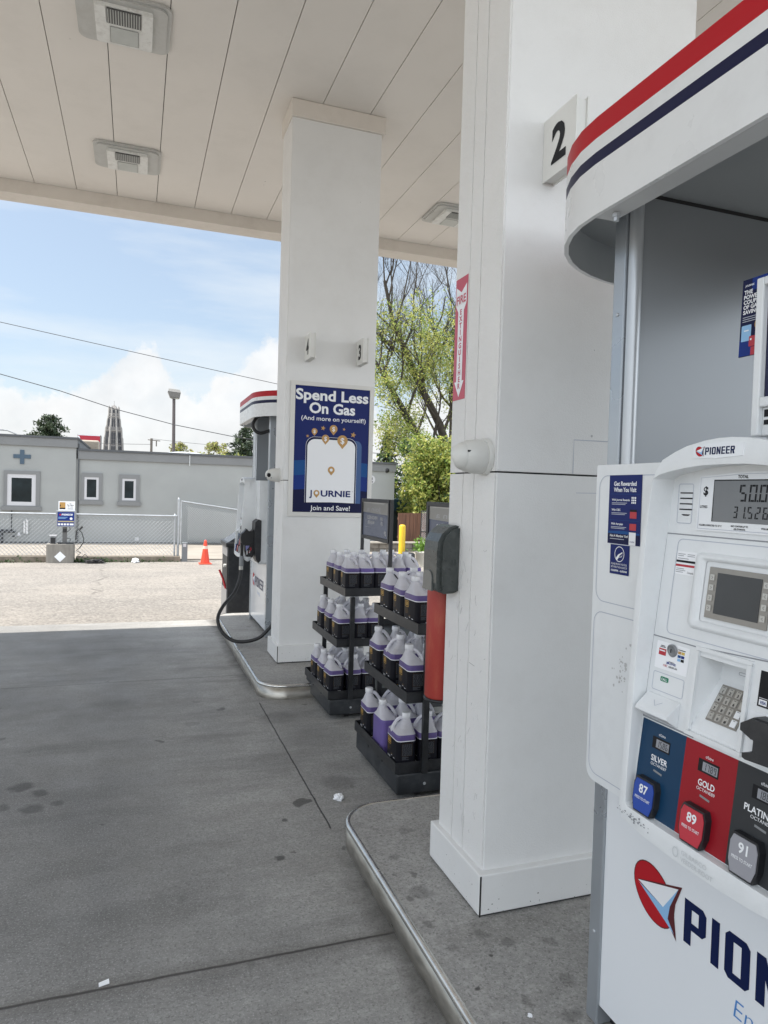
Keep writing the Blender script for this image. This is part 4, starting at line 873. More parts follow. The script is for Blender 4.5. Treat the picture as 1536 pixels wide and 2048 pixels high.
    m.prism(fn, [(.972, 1.03), (1.002, 1.02), (.998, .90), (.975, .90)], -.06, -.01, 0); nz = m.build('nozzle', BLKR, t, bevel=.012, bseg=3)
    m = MB(); fa = FY(.6455+yo); m.poly(fa, [(1.018, 1.0), (1.055, 1.003), (1.05, .985), (1.022, .95)], .0006, 0); m.strip(fa, [(1.05, .935), (1.075, .965), (1.07, .985), (1.06, .965)], .008, .0008, 1); m.rect(fa, 1.03, .915, 1.037, .955, .0008, 2); m.rect(fa, 1.055, .93, 1.062, .955, .0008, 2)
    m.build('nozzle_label', [mat('label violet', (.20, .20, .42), .5), CRIM, WHT], nz)
    m = MB(); m.lathe([(.008, .845), (.032, .862), (.045, .892)], (1.045, .68+yo, 0), 16); m.build('drip_cup', W_PUMP, nz)
    m = MB(); m.lathe([(.020, .80), (.022, .815), (.022, .885), (.017, .90)], (.985, .67+yo, 0), 14); m.lathe([(.0205, .765), (.0205, .80)], (.982, .667+yo, 0), 14, 1); m.build('hose_swivel', [GREY, KEYM], nz)
    def smooth(pts, k=6):
        P = [Vector(p_) for p_ in pts]; out = []
        for i in range(len(P)-1):
            p0 = P[max(0, i-1)]; p1 = P[i]; p2 = P[i+1]; p3 = P[min(len(P)-1, i+2)]
            for j in range(k):
                s_ = j/k; out.append(.5*((2*p1)+(p2-p0)*s_+(2*p0-5*p1+4*p2-p3)*s_*s_+(3*p1-p0-3*p2+p3)*s_**3))
        out.append(P[-1]); return out
    hp = [(.982, .665, .77), (.968, .64, .68), (.915, .60, .55), (.80, .50, .44), (.745, .43, .33), (.785, .36, .215), (.888, .28, .148), (1.04, .23, .16), (1.149, .20, .23), (1.26, .19, .42), (1.34, .24, .9), (1.36, .35, 1.6), (1.33, .52, 2.05), (1.25, .62, 2.13), (1.13, .63, 2.10), (1.07, .64, 2.14), (1.07, .66, 2.21), (1.15, .70, 2.30), (1.22, .72, 2.355)]
    m = MB(); m.tube(smooth([(x_, y_+yo, z_) for x_, y_, z_ in hp]), .0165, 10); m.build('hose', BLKR, t)
    return t
pump(0.0, 'close fuel dispenser with grade buttons 87, 89 and 91')
pump(6.222, 'distant fuel dispenser behind the far column with black hose loop', False)

# ------------------------------------------------------------------ washer fluid racks and jugs
BODY = mat('jug hdpe', (.84, .83, .87), .36, trans=.42, var=.03, vscale=20)
LIQ = mat('jug liquid', (.125, .092, .25), .32, trans=.10, var=.08, vscale=16, spec=.35)
LIQ2 = mat('jug liquid bright', (.19, .14, .40), .32, trans=.25, var=.08, vscale=16, spec=.35)
CAPM = mat('jug cap', (.74, .74, .76), .4)
LBL = mat('jug label black', (.005, .005, .009), .5, var=.1, spec=.18)
def loop(cx, hx, hy, r, z, n=4):
    return [(x+cx, y, z) for x, y in rrect(-hx, -hy, hx, hy, min(r, hx, hy)*.999, n)]
def jug_body(mliq=1):
    lv = [(0, .044, .074, .018, 0), (0, .0515, .082, .022, .006), (0, .052, .0825, .022, .012), (0, .052, .0825, .022, .155), (0, .052, .0825, .022, .172), (-.001, .051, .081, .024, .182), (-.007, .0435, .068, .028, .192), (-.0135, .0355, .054, .030, .204), (-.0195, .0275, .040, .026, .219), (-.0225, .0215, .026, .0215, .234), (-.0225, .0195, .0195, .0195, .246), (-.0225, .0185, .0185, .0185, .256)]
    m = MB(); L_ = [loop(*l) for l in lv]; n = len(L_[0])
    for i in range(len(L_)-1): m.add(L_[i]+L_[i+1], [(k, (k+1) % n, n+(k+1) % n, n+k) for k in range(n)], mliq if lv[i+1][4] < .183 else 0, True)
    m.add(L_[0][::-1], [tuple(range(n))], mliq); m.add(L_[-1], [tuple(range(n))], 0)
    m.tube([(-.016, 0, .243), (-.005, -.004, .2475), (.008, -.008, .2455), (.020, -.012, .235), (.031, -.016, .219), (.040, -.018, .202), (.044, -.018, .186), (.041, -.016, .172)], [.0115, .011, .0098, .0092, .0092, .010, .0115, .010], 10, 0)
    return m
def jug_label():
    m = MB(); n = 0; a = loop(0, .0528, .0833, .0225, .016); b = loop(0, .0528, .0833, .0225, .150); n = len(a)
    m.add(a+b, [(k, (k+1) % n, n+(k+1) % n, n+k) for k in range(n)], 0, True)
    for z0, z1 in ((.0125, .016), (.150, .154)):
        a = loop(0, .0529, .0834, .0225, z0); b = loop(0, .0529, .0834, .0225, z1); m.add(a+b, [(k, (k+1) % n, n+(k+1) % n, n+k) for k in range(n)], 1, True)
    rng = random.Random(5)
    for sg in (1, -1):
        fr = Fr((-.0528*sg, 0, 0), (0, -sg, 0), (0, 0, 1)); D = .0005
        m.strip(fr, rrect(-.054, .112, -.010, .142, .003, 2), .0028, D, 2, True)
        for k in range(3): m.rect(fr, -.049, .119+k*.0065, -.015, .123+k*.0065, D, 2)
        for k in range(5): m.rect(fr, -.052, .104-k*.0065, -.052+rng.uniform(.018, .040), .106-k*.0065, D, 3)
        m.rect(fr, -.005, .066, .014, .070, D, 3); m.rect(fr, -.002, .060, .012, .0625, D, 1); m.rect(fr, .03, .055, .048, .058, D, 1)
        for cx in (-.045, -.025): m.strip(fr, [(cx+.0085*math.cos(k*.6), .042+.0085*math.sin(k*.6)) for k in range(10)], .0028, D, 1, True); m.disc(fr, cx, .042, .004, D, 1, n=8)
        for cx in (-.045, -.025): m.rect(fr, cx-.008, .024, cx+.008, .027, D, 4); m.rect(fr, cx-.008, .0295, cx+.008, .0315, D, 4)
        m.rect(fr, .022, .026, .046, .030, D, 1)
        fr = Fr((0, -.0833*sg, 0), (sg, 0, 0), (0, 0, 1))
        for k in range(13):
            x = -.026
            while x < .025:
                w = rng.uniform(.004, .012); m.rect(fr, x, .079+k*.0046, min(x+w, .027), .0812+k*.0046, D, 4); x += w+.0022
        m.strip(fr, [(-.027, .0775), (.027, .0775), (.027, .141), (-.027, .141)], .0008, D, 3, True)
        for k in range(4): m.rect(fr, -.026, .058+k*.0045, rng.uniform(-.004, .02), .060+k*.0045, D, 4)
        m.rect(fr, .004, .022, .027, .046, D, 1)
        for k in range(9): m.rect(fr, .006+k*.0022, .027, .0072+k*.0022, .044, D+.0004, 0)
        for k in range(4): m.rect(fr, -.026, .024+k*.0052, -.002, .0262+k*.0052, D, 4)
        m.rect(fr, -.02, .0185, .0, .0205, D, 2)
    return m
tmp = thing('washer_fluid_jug', 'x', 'jug', (0, 0, 0), 'purple washer fluid jugs on the racks')
jb = jug_body().build('jug_body', [BODY, LIQ], tmp)
jl = jug_label().build('jug_label', [LBL, WHT, mat('label gold', (.52, .30, .05), .45), mat('label bronze', (.15, .09, .03), .5, spec=.2), mat('label grey', (.085, .09, .10), .5, spec=.2)], tmp)
jc = MB().lathe([(.0215, .2485), (.0225, .250), (.0225, .270), (.0205, .2735)], (-.0225, 0, 0), 18).build('jug_cap', CAPM, tmp)
jb2 = jug_body().build('jug_body', [BODY, LIQ2], tmp); jb2.parent = None
first = [True]
def place_jug(x, y, z, rot, label, bare=False, bright=False):
    if first[0]: r = tmp; first[0] = False; kids = [jb, jl, jc]
    else:
        r = tmp.copy(); C.objects.link(r); kids = []
        for ch in (jb, jl, jc):
            if bare and ch is jl: continue
            src = jb2 if (ch is jb and (bright or bare)) else ch
            c = src.copy(); C.objects.link(c); c.parent = r; kids.append(c)
    r.location = (x, y, z); r.rotation_euler = (0, 0, rot); r['label'] = label
RB = mat('rack black steel', (.013, .014, .016), .38, var=.25, vscale=12, dirt=(.07, .07, .075, .4), dscale=14)
RBASE = mat('rack base plastic', (.020, .023, .027), .5, var=.25, vscale=10, bump=.2, bscale=200, dirt=(.09, .09, .09, .5), dscale=9)
TZ = [(.150, 1.255), (.503, 1.305), (.848, 1.356)]
def rack(y0, label):
    t = thing('display_rack', label, 'display rack', (1.68, y0+.34, 0), 'washer fluid display racks')
    y1 = y0+.685; X1 = lambda x: 3.36-x
    m = MB(); m.box(1.262, 2.098, y0-.005, y1, .035, .140)
    b = m.build('base', RBASE, t, bevel=.008)
    m = MB(); 
    for f_ in (.33, .66): m.box(1.2600, 1.268, y0+.685*f_-.006, y0+.685*f_+.006, .122, .1415)
    for f_ in (.18, .36): m.lathe([(.008, 0), (.006, .003)], (1.262+.836*f_, y0-.005, .082), 10, 1, (0, -1, 0))
    m.build('base_notch', [GAP, G_LIGHT], b)
    for cx in (1.40, 1.96):
        for cyy in (y0+.06, y1-.08):
            m = MB(); m.lathe([(.026, -.014), (.03, -.01), (.03, .01), (.026, .014)], (cx, cyy, .031), 16, 0, (1, 0, 0)); m.build('caster', BLKR, t)
    for z, xl in TZ:
        xr = X1(xl); m = MB(); m.box(xl, xr, y0+.002, y1-.002, z-.004, z+.001)
        lip = .050
        m.box(xl, xr, y0-.002, y0+.0018, z-.006, z+lip); m.box(xl, xr, y1-.0018, y1+.002, z-.006, z+lip); m.box(xl-.0042, xl-.0002, y0-.002, y1+.002, z-.006, z+lip); m.box(xr+.0002, xr+.0042, y0-.002, y1+.002, z-.006, z+lip)
        m.build('tray', RB, t)
    for cx in (1.402, X1(1.402)):
        for cyy in (y0-.028, y1+.0035):
            m = MB(); m.box(cx-.0155, cx+.0155, cyy, cyy+.0245, .1405, .84); m.build('post', RB, t, bevel=.002)
    for cyy in (y0+.012, y1-.026):
        m = MB(); m.box(1.668, 1.690, cyy, cyy+.026, .85, 1.508); m.build('sign_post', RB, t, bevel=.002)
    m = MB()
    for zz0, zz1 in ((1.20, 1.228), (1.482, 1.508)): m.box(1.662, 1.694, y0+.0385, y1-.0265, zz0, zz1)
    for ya in (y0+.0385, y1-.047): m.box(1.662, 1.694, ya, ya+.02, 1.2282, 1.4818)
    sf = m.build('sign_frame', RB, t, bevel=.002)
    m = MB(); m.box(1.670, 1.684, y0+.0587, y1-.0473, 1.2284, 1.4816, 0); fr = FX(1.670)
    ya, yb_ = -(y1-.0475), -(y0+.059)
    m.poly(fr, [(ya, 1.405), (yb_, 1.395), (yb_, 1.4815), (ya, 1.4815)], .0008, 1)
    m.poly(fr, [(ya, 1.481), (yb_-.06, 1.481), (yb_-.10, 1.47), (ya, 1.475)], .0012, 3)
    w = yb_-ya; c = (ya+yb_)/2
    m.text(fr, 'Join a', c-.03, 1.415, .034, .0014, 2, mirror=True, bold=.0, width=w*.55)
    m.text(fr, 'WINDSHIELD', c-.06, 1.355, .025, .0014, 2, mirror=True, bold=.03, width=w*.42); m.text(fr, 'WASHER', c-.09, 1.318, .025, .0014, 2, mirror=True, bold=.03, width=w*.28)
    m.text(fr, '2/$8', c+.15, 1.355, .022, .0014, 2, mirror=True, bold=.02); m.text(fr, '$9', c+.15, 1.318, .028, .0014, 2, mirror=True, bold=.03); m.text(fr, '$9', c+.23, 1.25, .03, .0014, 2, mirror=True, bold=.03)
    m.rect(fr, c-.22, 1.292, c-.08, 1.297, .0014, 4)
    m.build('sign_panel', [SLATE, SIGNG, mat('sign faded white', (.42, .42, .44), .4), mat('sign pale', (.45, .43, .40), .4), mat('sign faint', (.17, .18, .24), .4)], sf)
    return t
rack(3.245, 'nearer black rack of washer jugs against the near column')
rack(4.545, 'farther black rack of washer jugs in front of far column')
tray_n = ['bottom', 'middle', 'top']; row_n = ['front', 'second', 'back', 'rear']; col_n = ['outer left', 'second', 'third', 'fourth', 'fifth']
cols = [[1.315, 1.437, 1.548, 1.66], [1.365, 1.474, 1.584, 1.69], [1.412, 1.517, 1.628, 1.752, 1.868]]
rows_near = [[3.335, 3.575, 3.815], [3.335, 3.585, 3.815], [3.385, 3.575, 3.785]]
rows_far = [[4.645, 4.835, 5.02], [4.645, 4.865, 5.085], [4.65, 4.825, 5.0]]
rng = random.Random(11)
for which, rws, ncol in (('far', rows_far, (3, 3, 5)), ('near', rows_near, (3, 3, 3))):
    for tr in range(3):
        for ci in range(ncol[tr]):
            for ri in range(3):
                flip = 0
                if which == 'near':
                    if (tr, ci, ri) in ((0, 0, 0), (1, 0, 1)) or ci > 0: flip = math.pi
                    if ci > 0 and (ri+tr) % 2: flip = 0
                else:
                    if ci > 0 and tr < 2: flip = math.pi
                    if tr == 2 and ci > 1: flip = math.pi*((ri+ci) % 2)
                bare = (which, tr, ci, ri) == ('near', 0, 0, 1)
                bright = (which, tr) == ('far', 2) and ci in (1, 4)
                lab = '%s row washer jug in the %s column, %s tray of %s rack' % (row_n[ri], col_n[ci], tray_n[tr], which)
                if bare: lab = 'jug without a label, all purple, bottom tray of near rack'
                place_jug(cols[tr][ci]+rng.uniform(-.004, .004), rws[tr][ri]+rng.uniform(-.005, .005), TZ[tr][0]+.0012, flip+rng.uniform(-.06, .06), lab, bare, bright)
bpy.data.objects.remove(jb2)

# ------------------------------------------------------------------ litter
def crumple(name, c, r, seed, label, cat):
    rg = random.Random(seed); import bmesh
    bm = bmesh.new(); bmesh.ops.create_icosphere(bm, subdivisions=3, radius=r)
    for v in bm.verts:
        k = 1+.55*mnoise.noise(v.co*(2.2/r)+Vector((seed, 0, 0)))+.25*mnoise.noise(v.co*(6/r)); v.co *= k; v.co.z = max(v.co.z*.75, -r*.5)
    mz = min(v.co.z for v in bm.verts)
    m = MB(); m.add([(v.co.x+c[0], v.co.y+c[1], v.co.z-mz+c[2]) for v in bm.verts], [tuple(v.index for v in f.verts) for f in bm.faces]); bm.free()
    return m.build(name, PAPER, label=label, cat=cat)
crumple('paper_ball', (.992, 3.35, .001), .024, 3, 'crumpled white paper on the concrete beside the near rack', 'litter')
m = MB(); m.add([(-.078, 2.278, .003), (-.048, 2.285, .004), (-.050, 2.303, .007), (-.080, 2.297, .003)], [(0, 1, 2, 3)]); m.add([(-.078, 2.278, .0015), (-.048, 2.285, .002), (-.050, 2.303, .005), (-.080, 2.297, .0015)], [(3, 2, 1, 0)])
m.build('paper_scrap', PAPER, label='tiny white paper scrap lying by the dark concrete joint', cat='litter')
crumple('paper_crumb', (1.061, 1.65, .109), .006, 9, 'white crumb on the near island close to the pump', 'litter')

# ------------------------------------------------------------------ waste bin and squeegee
t = thing('waste_bin', 'black squeegee and waste bin with sloping lid beyond far island', 'bin', (1.28, 8.78, 0))
gb = -.03
m = MB(); x0, x1, y0, y1 = 1.045, 1.50, 8.50, 9.02
m.box(x0+.012, x1, y0, y1, gb, .855); bb = m.build('body', BLK, t, bevel=.008)
m = MB(); m.box(x0, x0+.0115, y0+.01, y1-.01, gb, .34, 1); m.box(x0, x0+.0115, y0+.01, y1-.01, .74, .85, 1); m.box(x0+.004, x0+.0115, y0+.012, y1-.012, .3402, .7398, 0); m.build('side_opening', [GAP, mat('bin sunlit side', (.20, .20, .205), .4, var=.1)], t)  # grey of the side panels puts sunlight on the black bin into colour
m = MB(); m.box(x0-.02, x1+.02, y0-.025, y1+.02, .8555, .908); m.build('rim', BLK, t, bevel=.01)
m = MB(); m.prism(FY(y0), [(x0, .9085), (x1, .9085), (x1, 1.09), (x1-.18, 1.085), (x0+.03, .925)], -(y1-y0), 0, 0); m.build('lid', mat('bin lid', (.05, .053, .06), .25, var=.1), t, bevel=.01)
m = MB(); m.lathe([(.02, 0), (.02, .03)], (x0+.004, y0+.12, .62), 12, 0, (-1, 0, 0)); m.build('tap', CAMW, t)
m = MB(); m.tube([(x0-.075, 8.62, .57), (x0-.03, 8.60, .46), (x0+.002, 8.585, .345)], .013, 10, 0); m.build('squeegee', mat('squeegee red', (.35, .012, .02), .35), label='red squeegee handle sticking out of the black bin', cat='squeegee')

# ------------------------------------------------------------------ far side: kerb, fence, clinic
def bx(m, x0, x1, y0, y1, z0, z1, mi=0): return m.box(x0*S, x1*S, y0*S, y1*S, zb(z0), zb(z1), mi)
KERB = mat('kerb weathered', (.20, .17, .135), .9, var=.3, vscale=6, bump=.6, bscale=40, dirt=(.07, .065, .055, .7), dscale=5)
m = MB(); bx(m, -10, -1.56, 15.15, 15.45, -.02, .115); bx(m, -1.1, .90, 15.15, 15.45, -.02, .105); m.build('low_kerb', KERB, kind='structure', label='low weathered kerb along the foot of the fence', cat='kerb')
GALV = mat('galvanised steel', (.44, .46, .48), .38, metal=.7, var=.1, vscale=10)
WIRE = mat('fence wire', (.36, .38, .40), .45, metal=.5)
def mesh_panel(m, p0, p1, zt0, zt1, zb0, zb1, step, r, mi=0):
    """woven diamonds between two posts, as thin three-sided wires"""
    L_ = math.hypot(p1[0]-p0[0], p1[1]-p0[1]); ux, uy = (p1[0]-p0[0])/L_, (p1[1]-p0[1])/L_
    top = lambda s_: zt0+(zt1-zt0)*s_/L_; bot = lambda s_: zb0+(zb1-zb0)*s_/L_
    hmax = max(zt0, zt1)-min(zb0, zb1)
    for sg in (1, -1):
        k = -hmax if sg > 0 else 0.0
        while k < L_+(hmax if sg < 0 else 0):
            # line: s = k + sg*(z - zmin)
            zmin = min(zb0, zb1); z0 = zmin; z1 = max(zt0, zt1); pts = []
            N_ = 40
            zs = [z0+(z1-z0)*i/N_ for i in range(N_+1)]
            ok = [(k+sg*(z-zmin), z) for z in zs if 0 <= k+sg*(z-zmin) <= L_ and bot(k+sg*(z-zmin)) <= z <= top(k+sg*(z-zmin))]
            if len(ok) > 1:
                a, b = ok[0], ok[-1]; off = r*sg*.9
                P = [(p0[0]+ux*s_-uy*off, p0[1]+uy*s_+ux*off, z) for s_, z in (a, b)]
                m.tube(P, r, 3, mi, caps=False)
            k += step
FYb = 15.36
t = thing('chain_link_fence', 'chain link fence on the kerb between lot and clinic', 'fence', B(-2.5, FYb, .1))
m = MB(); mesh_panel(m, (-5.5*S, FYb*S), (.80*S, FYb*S), zb(.945), zb(.945), zb(.125), zb(.125), .078*S, .0052); m.build('wire_mesh', WIRE, t)
m = MB(); m.tube([B(-5.5, FYb, .955), B(.83, FYb, .942)], .022, 8); m.build('top_rail', GALV, t)
for x_, zt_ in ((-5.5, .98), (-3.9, .96), (.79, .95), (.862, 1.29)):
    m = MB(); m.tube([B(x_, FYb+.02, .0), B(x_, FYb+.02, zt_)], .032 if x_ > .8 else .024, 10); m.lathe([(.036, 0), (.036, .02), (.015, .05)], B(x_, FYb+.02, zt_), 10); m.build('post', GALV, t)
t = thing('chain_link_gate', 'taller chain link panel with sloping top rail near the cone', 'fence', B(2.0, 19.3, 0))
m = MB(); mesh_panel(m, (1.17*S, 19.3*S), (3.3*S, 19.3*S), zb(1.178), zb(.885), zb(.04), zb(.04), .062*S, .0050); m.build('wire_mesh', WIRE, t)
m = MB(); m.tube([B(1.15, 19.3, 1.185), B(3.3, 19.3, .892)], .026, 8); m.build('top_rail', GALV, t)
m = MB(); m.tube([B(1.15, 19.32, 0), B(1.15, 19.32, 1.2)], .03, 8); m.tube([B(3.3, 19.32, 0), B(3.3, 19.32, .9)], .03, 8); m.build('end_post', GALV, t)

CW = mat('clinic stucco', (.30, .31, .305), .85, var=.05, vscale=1.5, bump=.5, bscale=90)
CT = mat('clinic trim', (.19, .195, .198), .8, var=.05, vscale=2, bump=.3, bscale=80)
CD = mat('clinic coping', (.075, .08, .087), .6)
PVC = mat('window pvc', (.50, .50, .52), .4)
GLS = mat('window glass', (.010, .017, .020), .06, spec=.28, var=.4, vscale=3)
t = thing('clinic_building', 'low grey stucco clinic building with dark cornice and small windows', 'building', B(1.5, 22, 0))
m = MB(); YW = 19.70; zg = -.1
bx(m, -7.5, -1.46, YW-.03, 27, zg, 2.52); bx(m, -1.46, 7.30, YW, 27, zg, 2.21); m.build('wall', CW, t)
m = MB(); bx(m, -7.5, -1.43, YW-.075, YW-.0302, 2.49, 2.70); bx(m, -1.42, 7.33, YW-.045, YW-.0002, 2.205, 2.42); bx(m, 7.3003, 7.345, YW, 27, 2.205, 2.42); bx(m, -1.4598, -1.42, YW-.03, 27, 2.49, 2.70); m.build('cornice', CT, t)
m = MB(); bx(m, -7.5, -1.40, YW-.10, 27, 2.701, 2.752); bx(m, -1.399, 7.37, YW-.075, 27, 2.421, 2.475); m.build('roof', CD, t)
m = MB(); bx(m, -7.5, -1.45, YW-.045, YW-.0305, -.1, .065); bx(m, -1.44, 7.31, YW-.016, YW-.0004, -.1, .055); m.build('wall_foot_shadow', CD, t)  # dark strips standing in for the shadow line at the wall foot
def window(x0, x1, z0, z1, fx0, fx1, fz0, fz1, sx0, sx1, sz0, g, yw):
    m = MB()
    bx(m, x0, fx0, yw-.035, yw-.0004, z0, z1); bx(m, fx1, x1, yw-.035, yw-.0004, z0, z1); bx(m, fx0, fx1, yw-.035, yw-.0004, fz1, z1); bx(m, sx0, sx1, yw-.055, yw-.0004, sz0, z0); bx(m, fx0, fx1, yw-.035, yw-.0004, z0, fz0)
    w = m.build('window', CT, t)
    m = MB(); k = g
    for (a0, a1, b0, b1) in ((fx0, fx0+k, fz0, fz1), (fx1-k, fx1, fz0, fz1), (fx0+k, fx1-k, fz1-k, fz1), (fx0+k, fx1-k, fz0, fz0+k)): bx(m, a0, a1, yw-.022, yw-.0006, b0, b1)
    m.build('frame', PVC, w)
    m = MB(); bx(m, fx0+k, fx1-k, yw-.010, yw-.0005, fz0+k, fz1-k); m.build('pane', GLS, w)
window(-3.105, -2.289, .955, 1.85, -3.03, -2.382, .975, 1.765, -3.155, -2.245, .855, .095, YW-.03)
window(-1.325, -.829, 1.144, 1.856, -1.258, -.908, 1.165, 1.750, -1.372, -.800, 1.036, .06, YW)
window(-.412, .093, 1.140, 1.845, -.34, .004, 1.165, 1.738, -.450, .128, 1.027, .06, YW)
m = MB(); fr = FY((YW-.03)*S)
m.slab(fr, -2.753*S, zb(2.021), -2.657*S, zb(2.375), 0, .025); m.slab(fr, -2.903*S, zb(2.162), -2.7532*S, zb(2.259), 0, .025); m.slab(fr, -2.6568*S, zb(2.162), -2.511*S, zb(2.259), 0, .025); m.build('cross_emblem', mat('cross blue grey', (.05, .085, .125), .5), t)
m = MB(); m.tube([B(-1.40, YW-.03, 2.6), B(-1.40, YW-.03, .05)], .022, 8); m.build('downpipe', CD, t)
m = MB(); m.box(0.0*S, .10*S, YW*S-.03, YW*S-.001, zb(.10), zb(.19)); m.build('wall_outlet', PVC, t)
m = MB(); m.tube([B(1.32, YW-.05, 2.50), B(1.36, YW-.06, 2.46), B(1.36, YW-.06, 2.14)], .014, 6); m.build('roof_spout', mat('spout white', (.6, .62, .62), .5), t)
m = MB(); m.lathe([(.09, 0), (.085, .05), (.05, .085), (.001, .095)], B(7.05, YW, 2.24), 16, 0, (0, -1, 0), caps=False); m.build('dome_camera', BLK, t)
m = MB(); m.lathe([(.16, 0), (.16, .01)], B(6.56, YW, 1.95), 20, 0, (0, -1, 0)); m.text(FY(YW*S-.012), '2', 6.56*S, zb(1.87), .2, .002, 1, bold=.02); m.build('round_sign', [PVC, INK], t)
m = MB(); m.lathe([(1.05, 0), (1.0, .06), (.75, .16), (.4, .21), (.001, .22)], B(1.42, 22.5, 2.47), 24, 0, None, caps=False); m.build('skylight_dome', mat('skylight', (.45, .48, .5), .35), t)
PIPE = mat('pipe dark', (.035, .04, .045), .5, metal=.3)
t2 = thing('gas_pipework', 'dark gas pipes and meter fixed low on the clinic wall', 'gas meter', B(-3.1, YW-.15, .1))
m = MB(); yy = YW-.12
m.tube([B(-3.6, yy, .33), B(-2.80, yy, .315)], .03, 8); m.tube([B(-3.11, yy, .31), B(-3.11, yy, -.02)], .028, 8); m.tube([B(-2.92, YW-.05, .88), B(-2.92, YW-.05, .33)], .012, 6); m.tube([B(-3.6, yy, .36), B(-2.85, yy, .36)], .02, 8); m.build('pipes', PIPE, t2)
m = MB(); bx(m, -3.5, -3.16, YW-.2, YW-.06, .04, .28); m.build('meter', GREY, t2, bevel=.01)
m = MB(); bx(m, -2.90, -2.84, yy-.02, YW-.04, .19, .22); m.lathe([(.05, 0), (.05, .04), (.02, .1)], B(-2.74, yy, .22), 10, 1); m.build('regulator', [PIPE, PVC], t2)
WV = mat('vent hose white', (.66, .66, .66), .5)
for x_, z0, z1 in ((-2.625, .28, .58), (-2.565, .27, .62)):
    m = MB(); zz_ = [z0+(z1-z0)*i/24 for i in range(25)]
    m.tube([B(x_+.006*math.sin(i*1.1), YW-.08, z) for i, z in enumerate(zz_)], [.030+.006*math.sin(i*2.2) for i in range(25)], 8)
    m.build('vent_hose', WV, label='ribbed white vent hose on the clinic wall, %s of the two' % ('shorter' if x_ < -2.6 else 'taller'), cat='vent hose', group='white vent hoses')

# air machine on its concrete block
t = thing('concrete_block', 'short concrete block carrying the air machine and a white diamond', 'concrete block', B(-1.38, 15.15, 0))
m = MB(); bx(m, -1.625, -1.13, 15.02, 15.30, -.03, .37); m.build('block', mat('block concrete', (.24, .225, .20), .9, var=.16, vscale=5, bump=.6, bscale=50, dirt=(.12, .11, .1, .5), stretch=(3, 3, .6)), t, bevel=.012)
m = MB(); fr = FY(15.02*S); m.prism(fr, [(-1.375*S, zb(.018)), (-1.272*S, zb(.122)), (-1.375*S, zb(.226)), (-1.478*S, zb(.122))], 0, .006); m.build('diamond_plate', WHT, t)
t = thing('air_machine', 'tyre air machine with blue PIONEER panel and white top sign', 'air machine', B(-1.29, 15.12, .37))
m = MB(); bx(m, -1.42, -1.14, 15.05, 15.25, .3705, .395); m.build('base', PIPE, t)
m = MB(); bx(m, -1.345, -1.268, 15.1, 15.18, .3955, .70); m.build('post', mat('air post', (.11, .11, .11), .5), t)
m = MB(); bx(m, -1.335, -1.272, 15.085, 15.0995, .60, .665); m.build('coin_slot', BLK, t)
m = MB(); bx(m, -1.465, -1.107, 15.06, 15.2, .70, 1.022); m.build('panel_case', mat('case grey', (.30, .31, .33), .4, metal=.4), t, bevel=.008)
fr = FY(15.06*S); m = MB(); m.slab(fr, -1.435*S, zb(.722), -1.135*S, zb(.998), 0, .003, 0)
brand(m, fr, -1.36*S, zb(.93), .034, .045, .006, .004, 1); m.disc(fr, -1.385*S, zb(.946), .022, .004, 2, n=12)
for i in range(3): m.rect(fr, -1.42*S, zb(.895-i*.014), (-1.25-.02*i)*S, zb(.901-i*.014), .004, 3)
m.disc(fr, -1.19*S, zb(.87), .032, .004, 1, n=14); m.rect(fr, -1.425*S, zb(.80), -1.14*S, zb(.825), .004, 4)
for i in range(4): m.rect(fr, (-1.425+i*.052)*S, zb(.738), (-1.425+i*.052+.04)*S, zb(.775), .004, 1)
m.rect(fr, -1.215*S, zb(.738), -1.145*S, zb(.775), .004, 1)
m.build('panel_print', [BLUE3, WHT, CRIM, SKYB, mat('band tan', (.45, .38, .2), .5)], t)
fr = FY(15.10*S); m = MB(); m.slab(fr, -1.425*S, zb(1.0225), -1.125*S, zb(1.21), 0, .012, 0); m.slab(fr, -1.405*S, zb(1.055), -1.30*S, zb(1.19), .0125, .014, 1); m.rect(fr, -1.405*S, zb(1.055), -1.30*S, zb(1.082), .0145, 2)
m.poly(fr, [(-1.40*S, zb(1.085)), (-1.38*S, zb(1.13)), (-1.39*S, zb(1.145)), (-1.40*S, zb(1.14))], .0146, 2)
m.text(fr, 'Pay Here', -1.21*S, zb(1.125), .030, .0125, 2, bold=.03, width=.14); m.text(fr, 'to use', -1.21*S, zb(1.093), .026, .0125, 2, bold=.02, width=.12); m.text(fr, 'tap', -1.21*S, zb(1.16), .026, .0125, 2); m.rect(fr, -1.26*S, zb(1.055), -1.16*S, zb(1.068), .0125, 3)
m.build('top_sign', [PAPER, GOLD, INK, INKG], t)
m = MB(); m.tube([B(-1.23, 15.12, .70), B(-1.20, 15.1, .66), B(-1.26, 15.08, .60)], .008, 6); m.tube([B(-1.262, 15.1, .48), B(-1.20, 15.09, .475), B(-1.21, 15.09, .38)], .008, 6); m.build('cable', BLKR, t)
t = thing('payment_box', 'small black card box standing on the concrete block', 'payment box', B(-1.51, 15.1, .37))
m = MB(); bx(m, -1.565, -1.458, 15.08, 15.16, .3705, .50); m.build('case', GREY, t, bevel=.006)
m = MB(); bx(m, -1.553, -1.47, 15.07, 15.0798, .378, .49); m.build('reader', BLK, t)
m = MB(); bx(m, -1.58, -1.445, 15.05, 15.18, .528, .54); bx(m, -1.56, -1.55, 15.10, 15.14, .501, .5278); bx(m, -1.47, -1.46, 15.10, 15.14, .501, .5278); m.build('rain_shield', PVC, t)
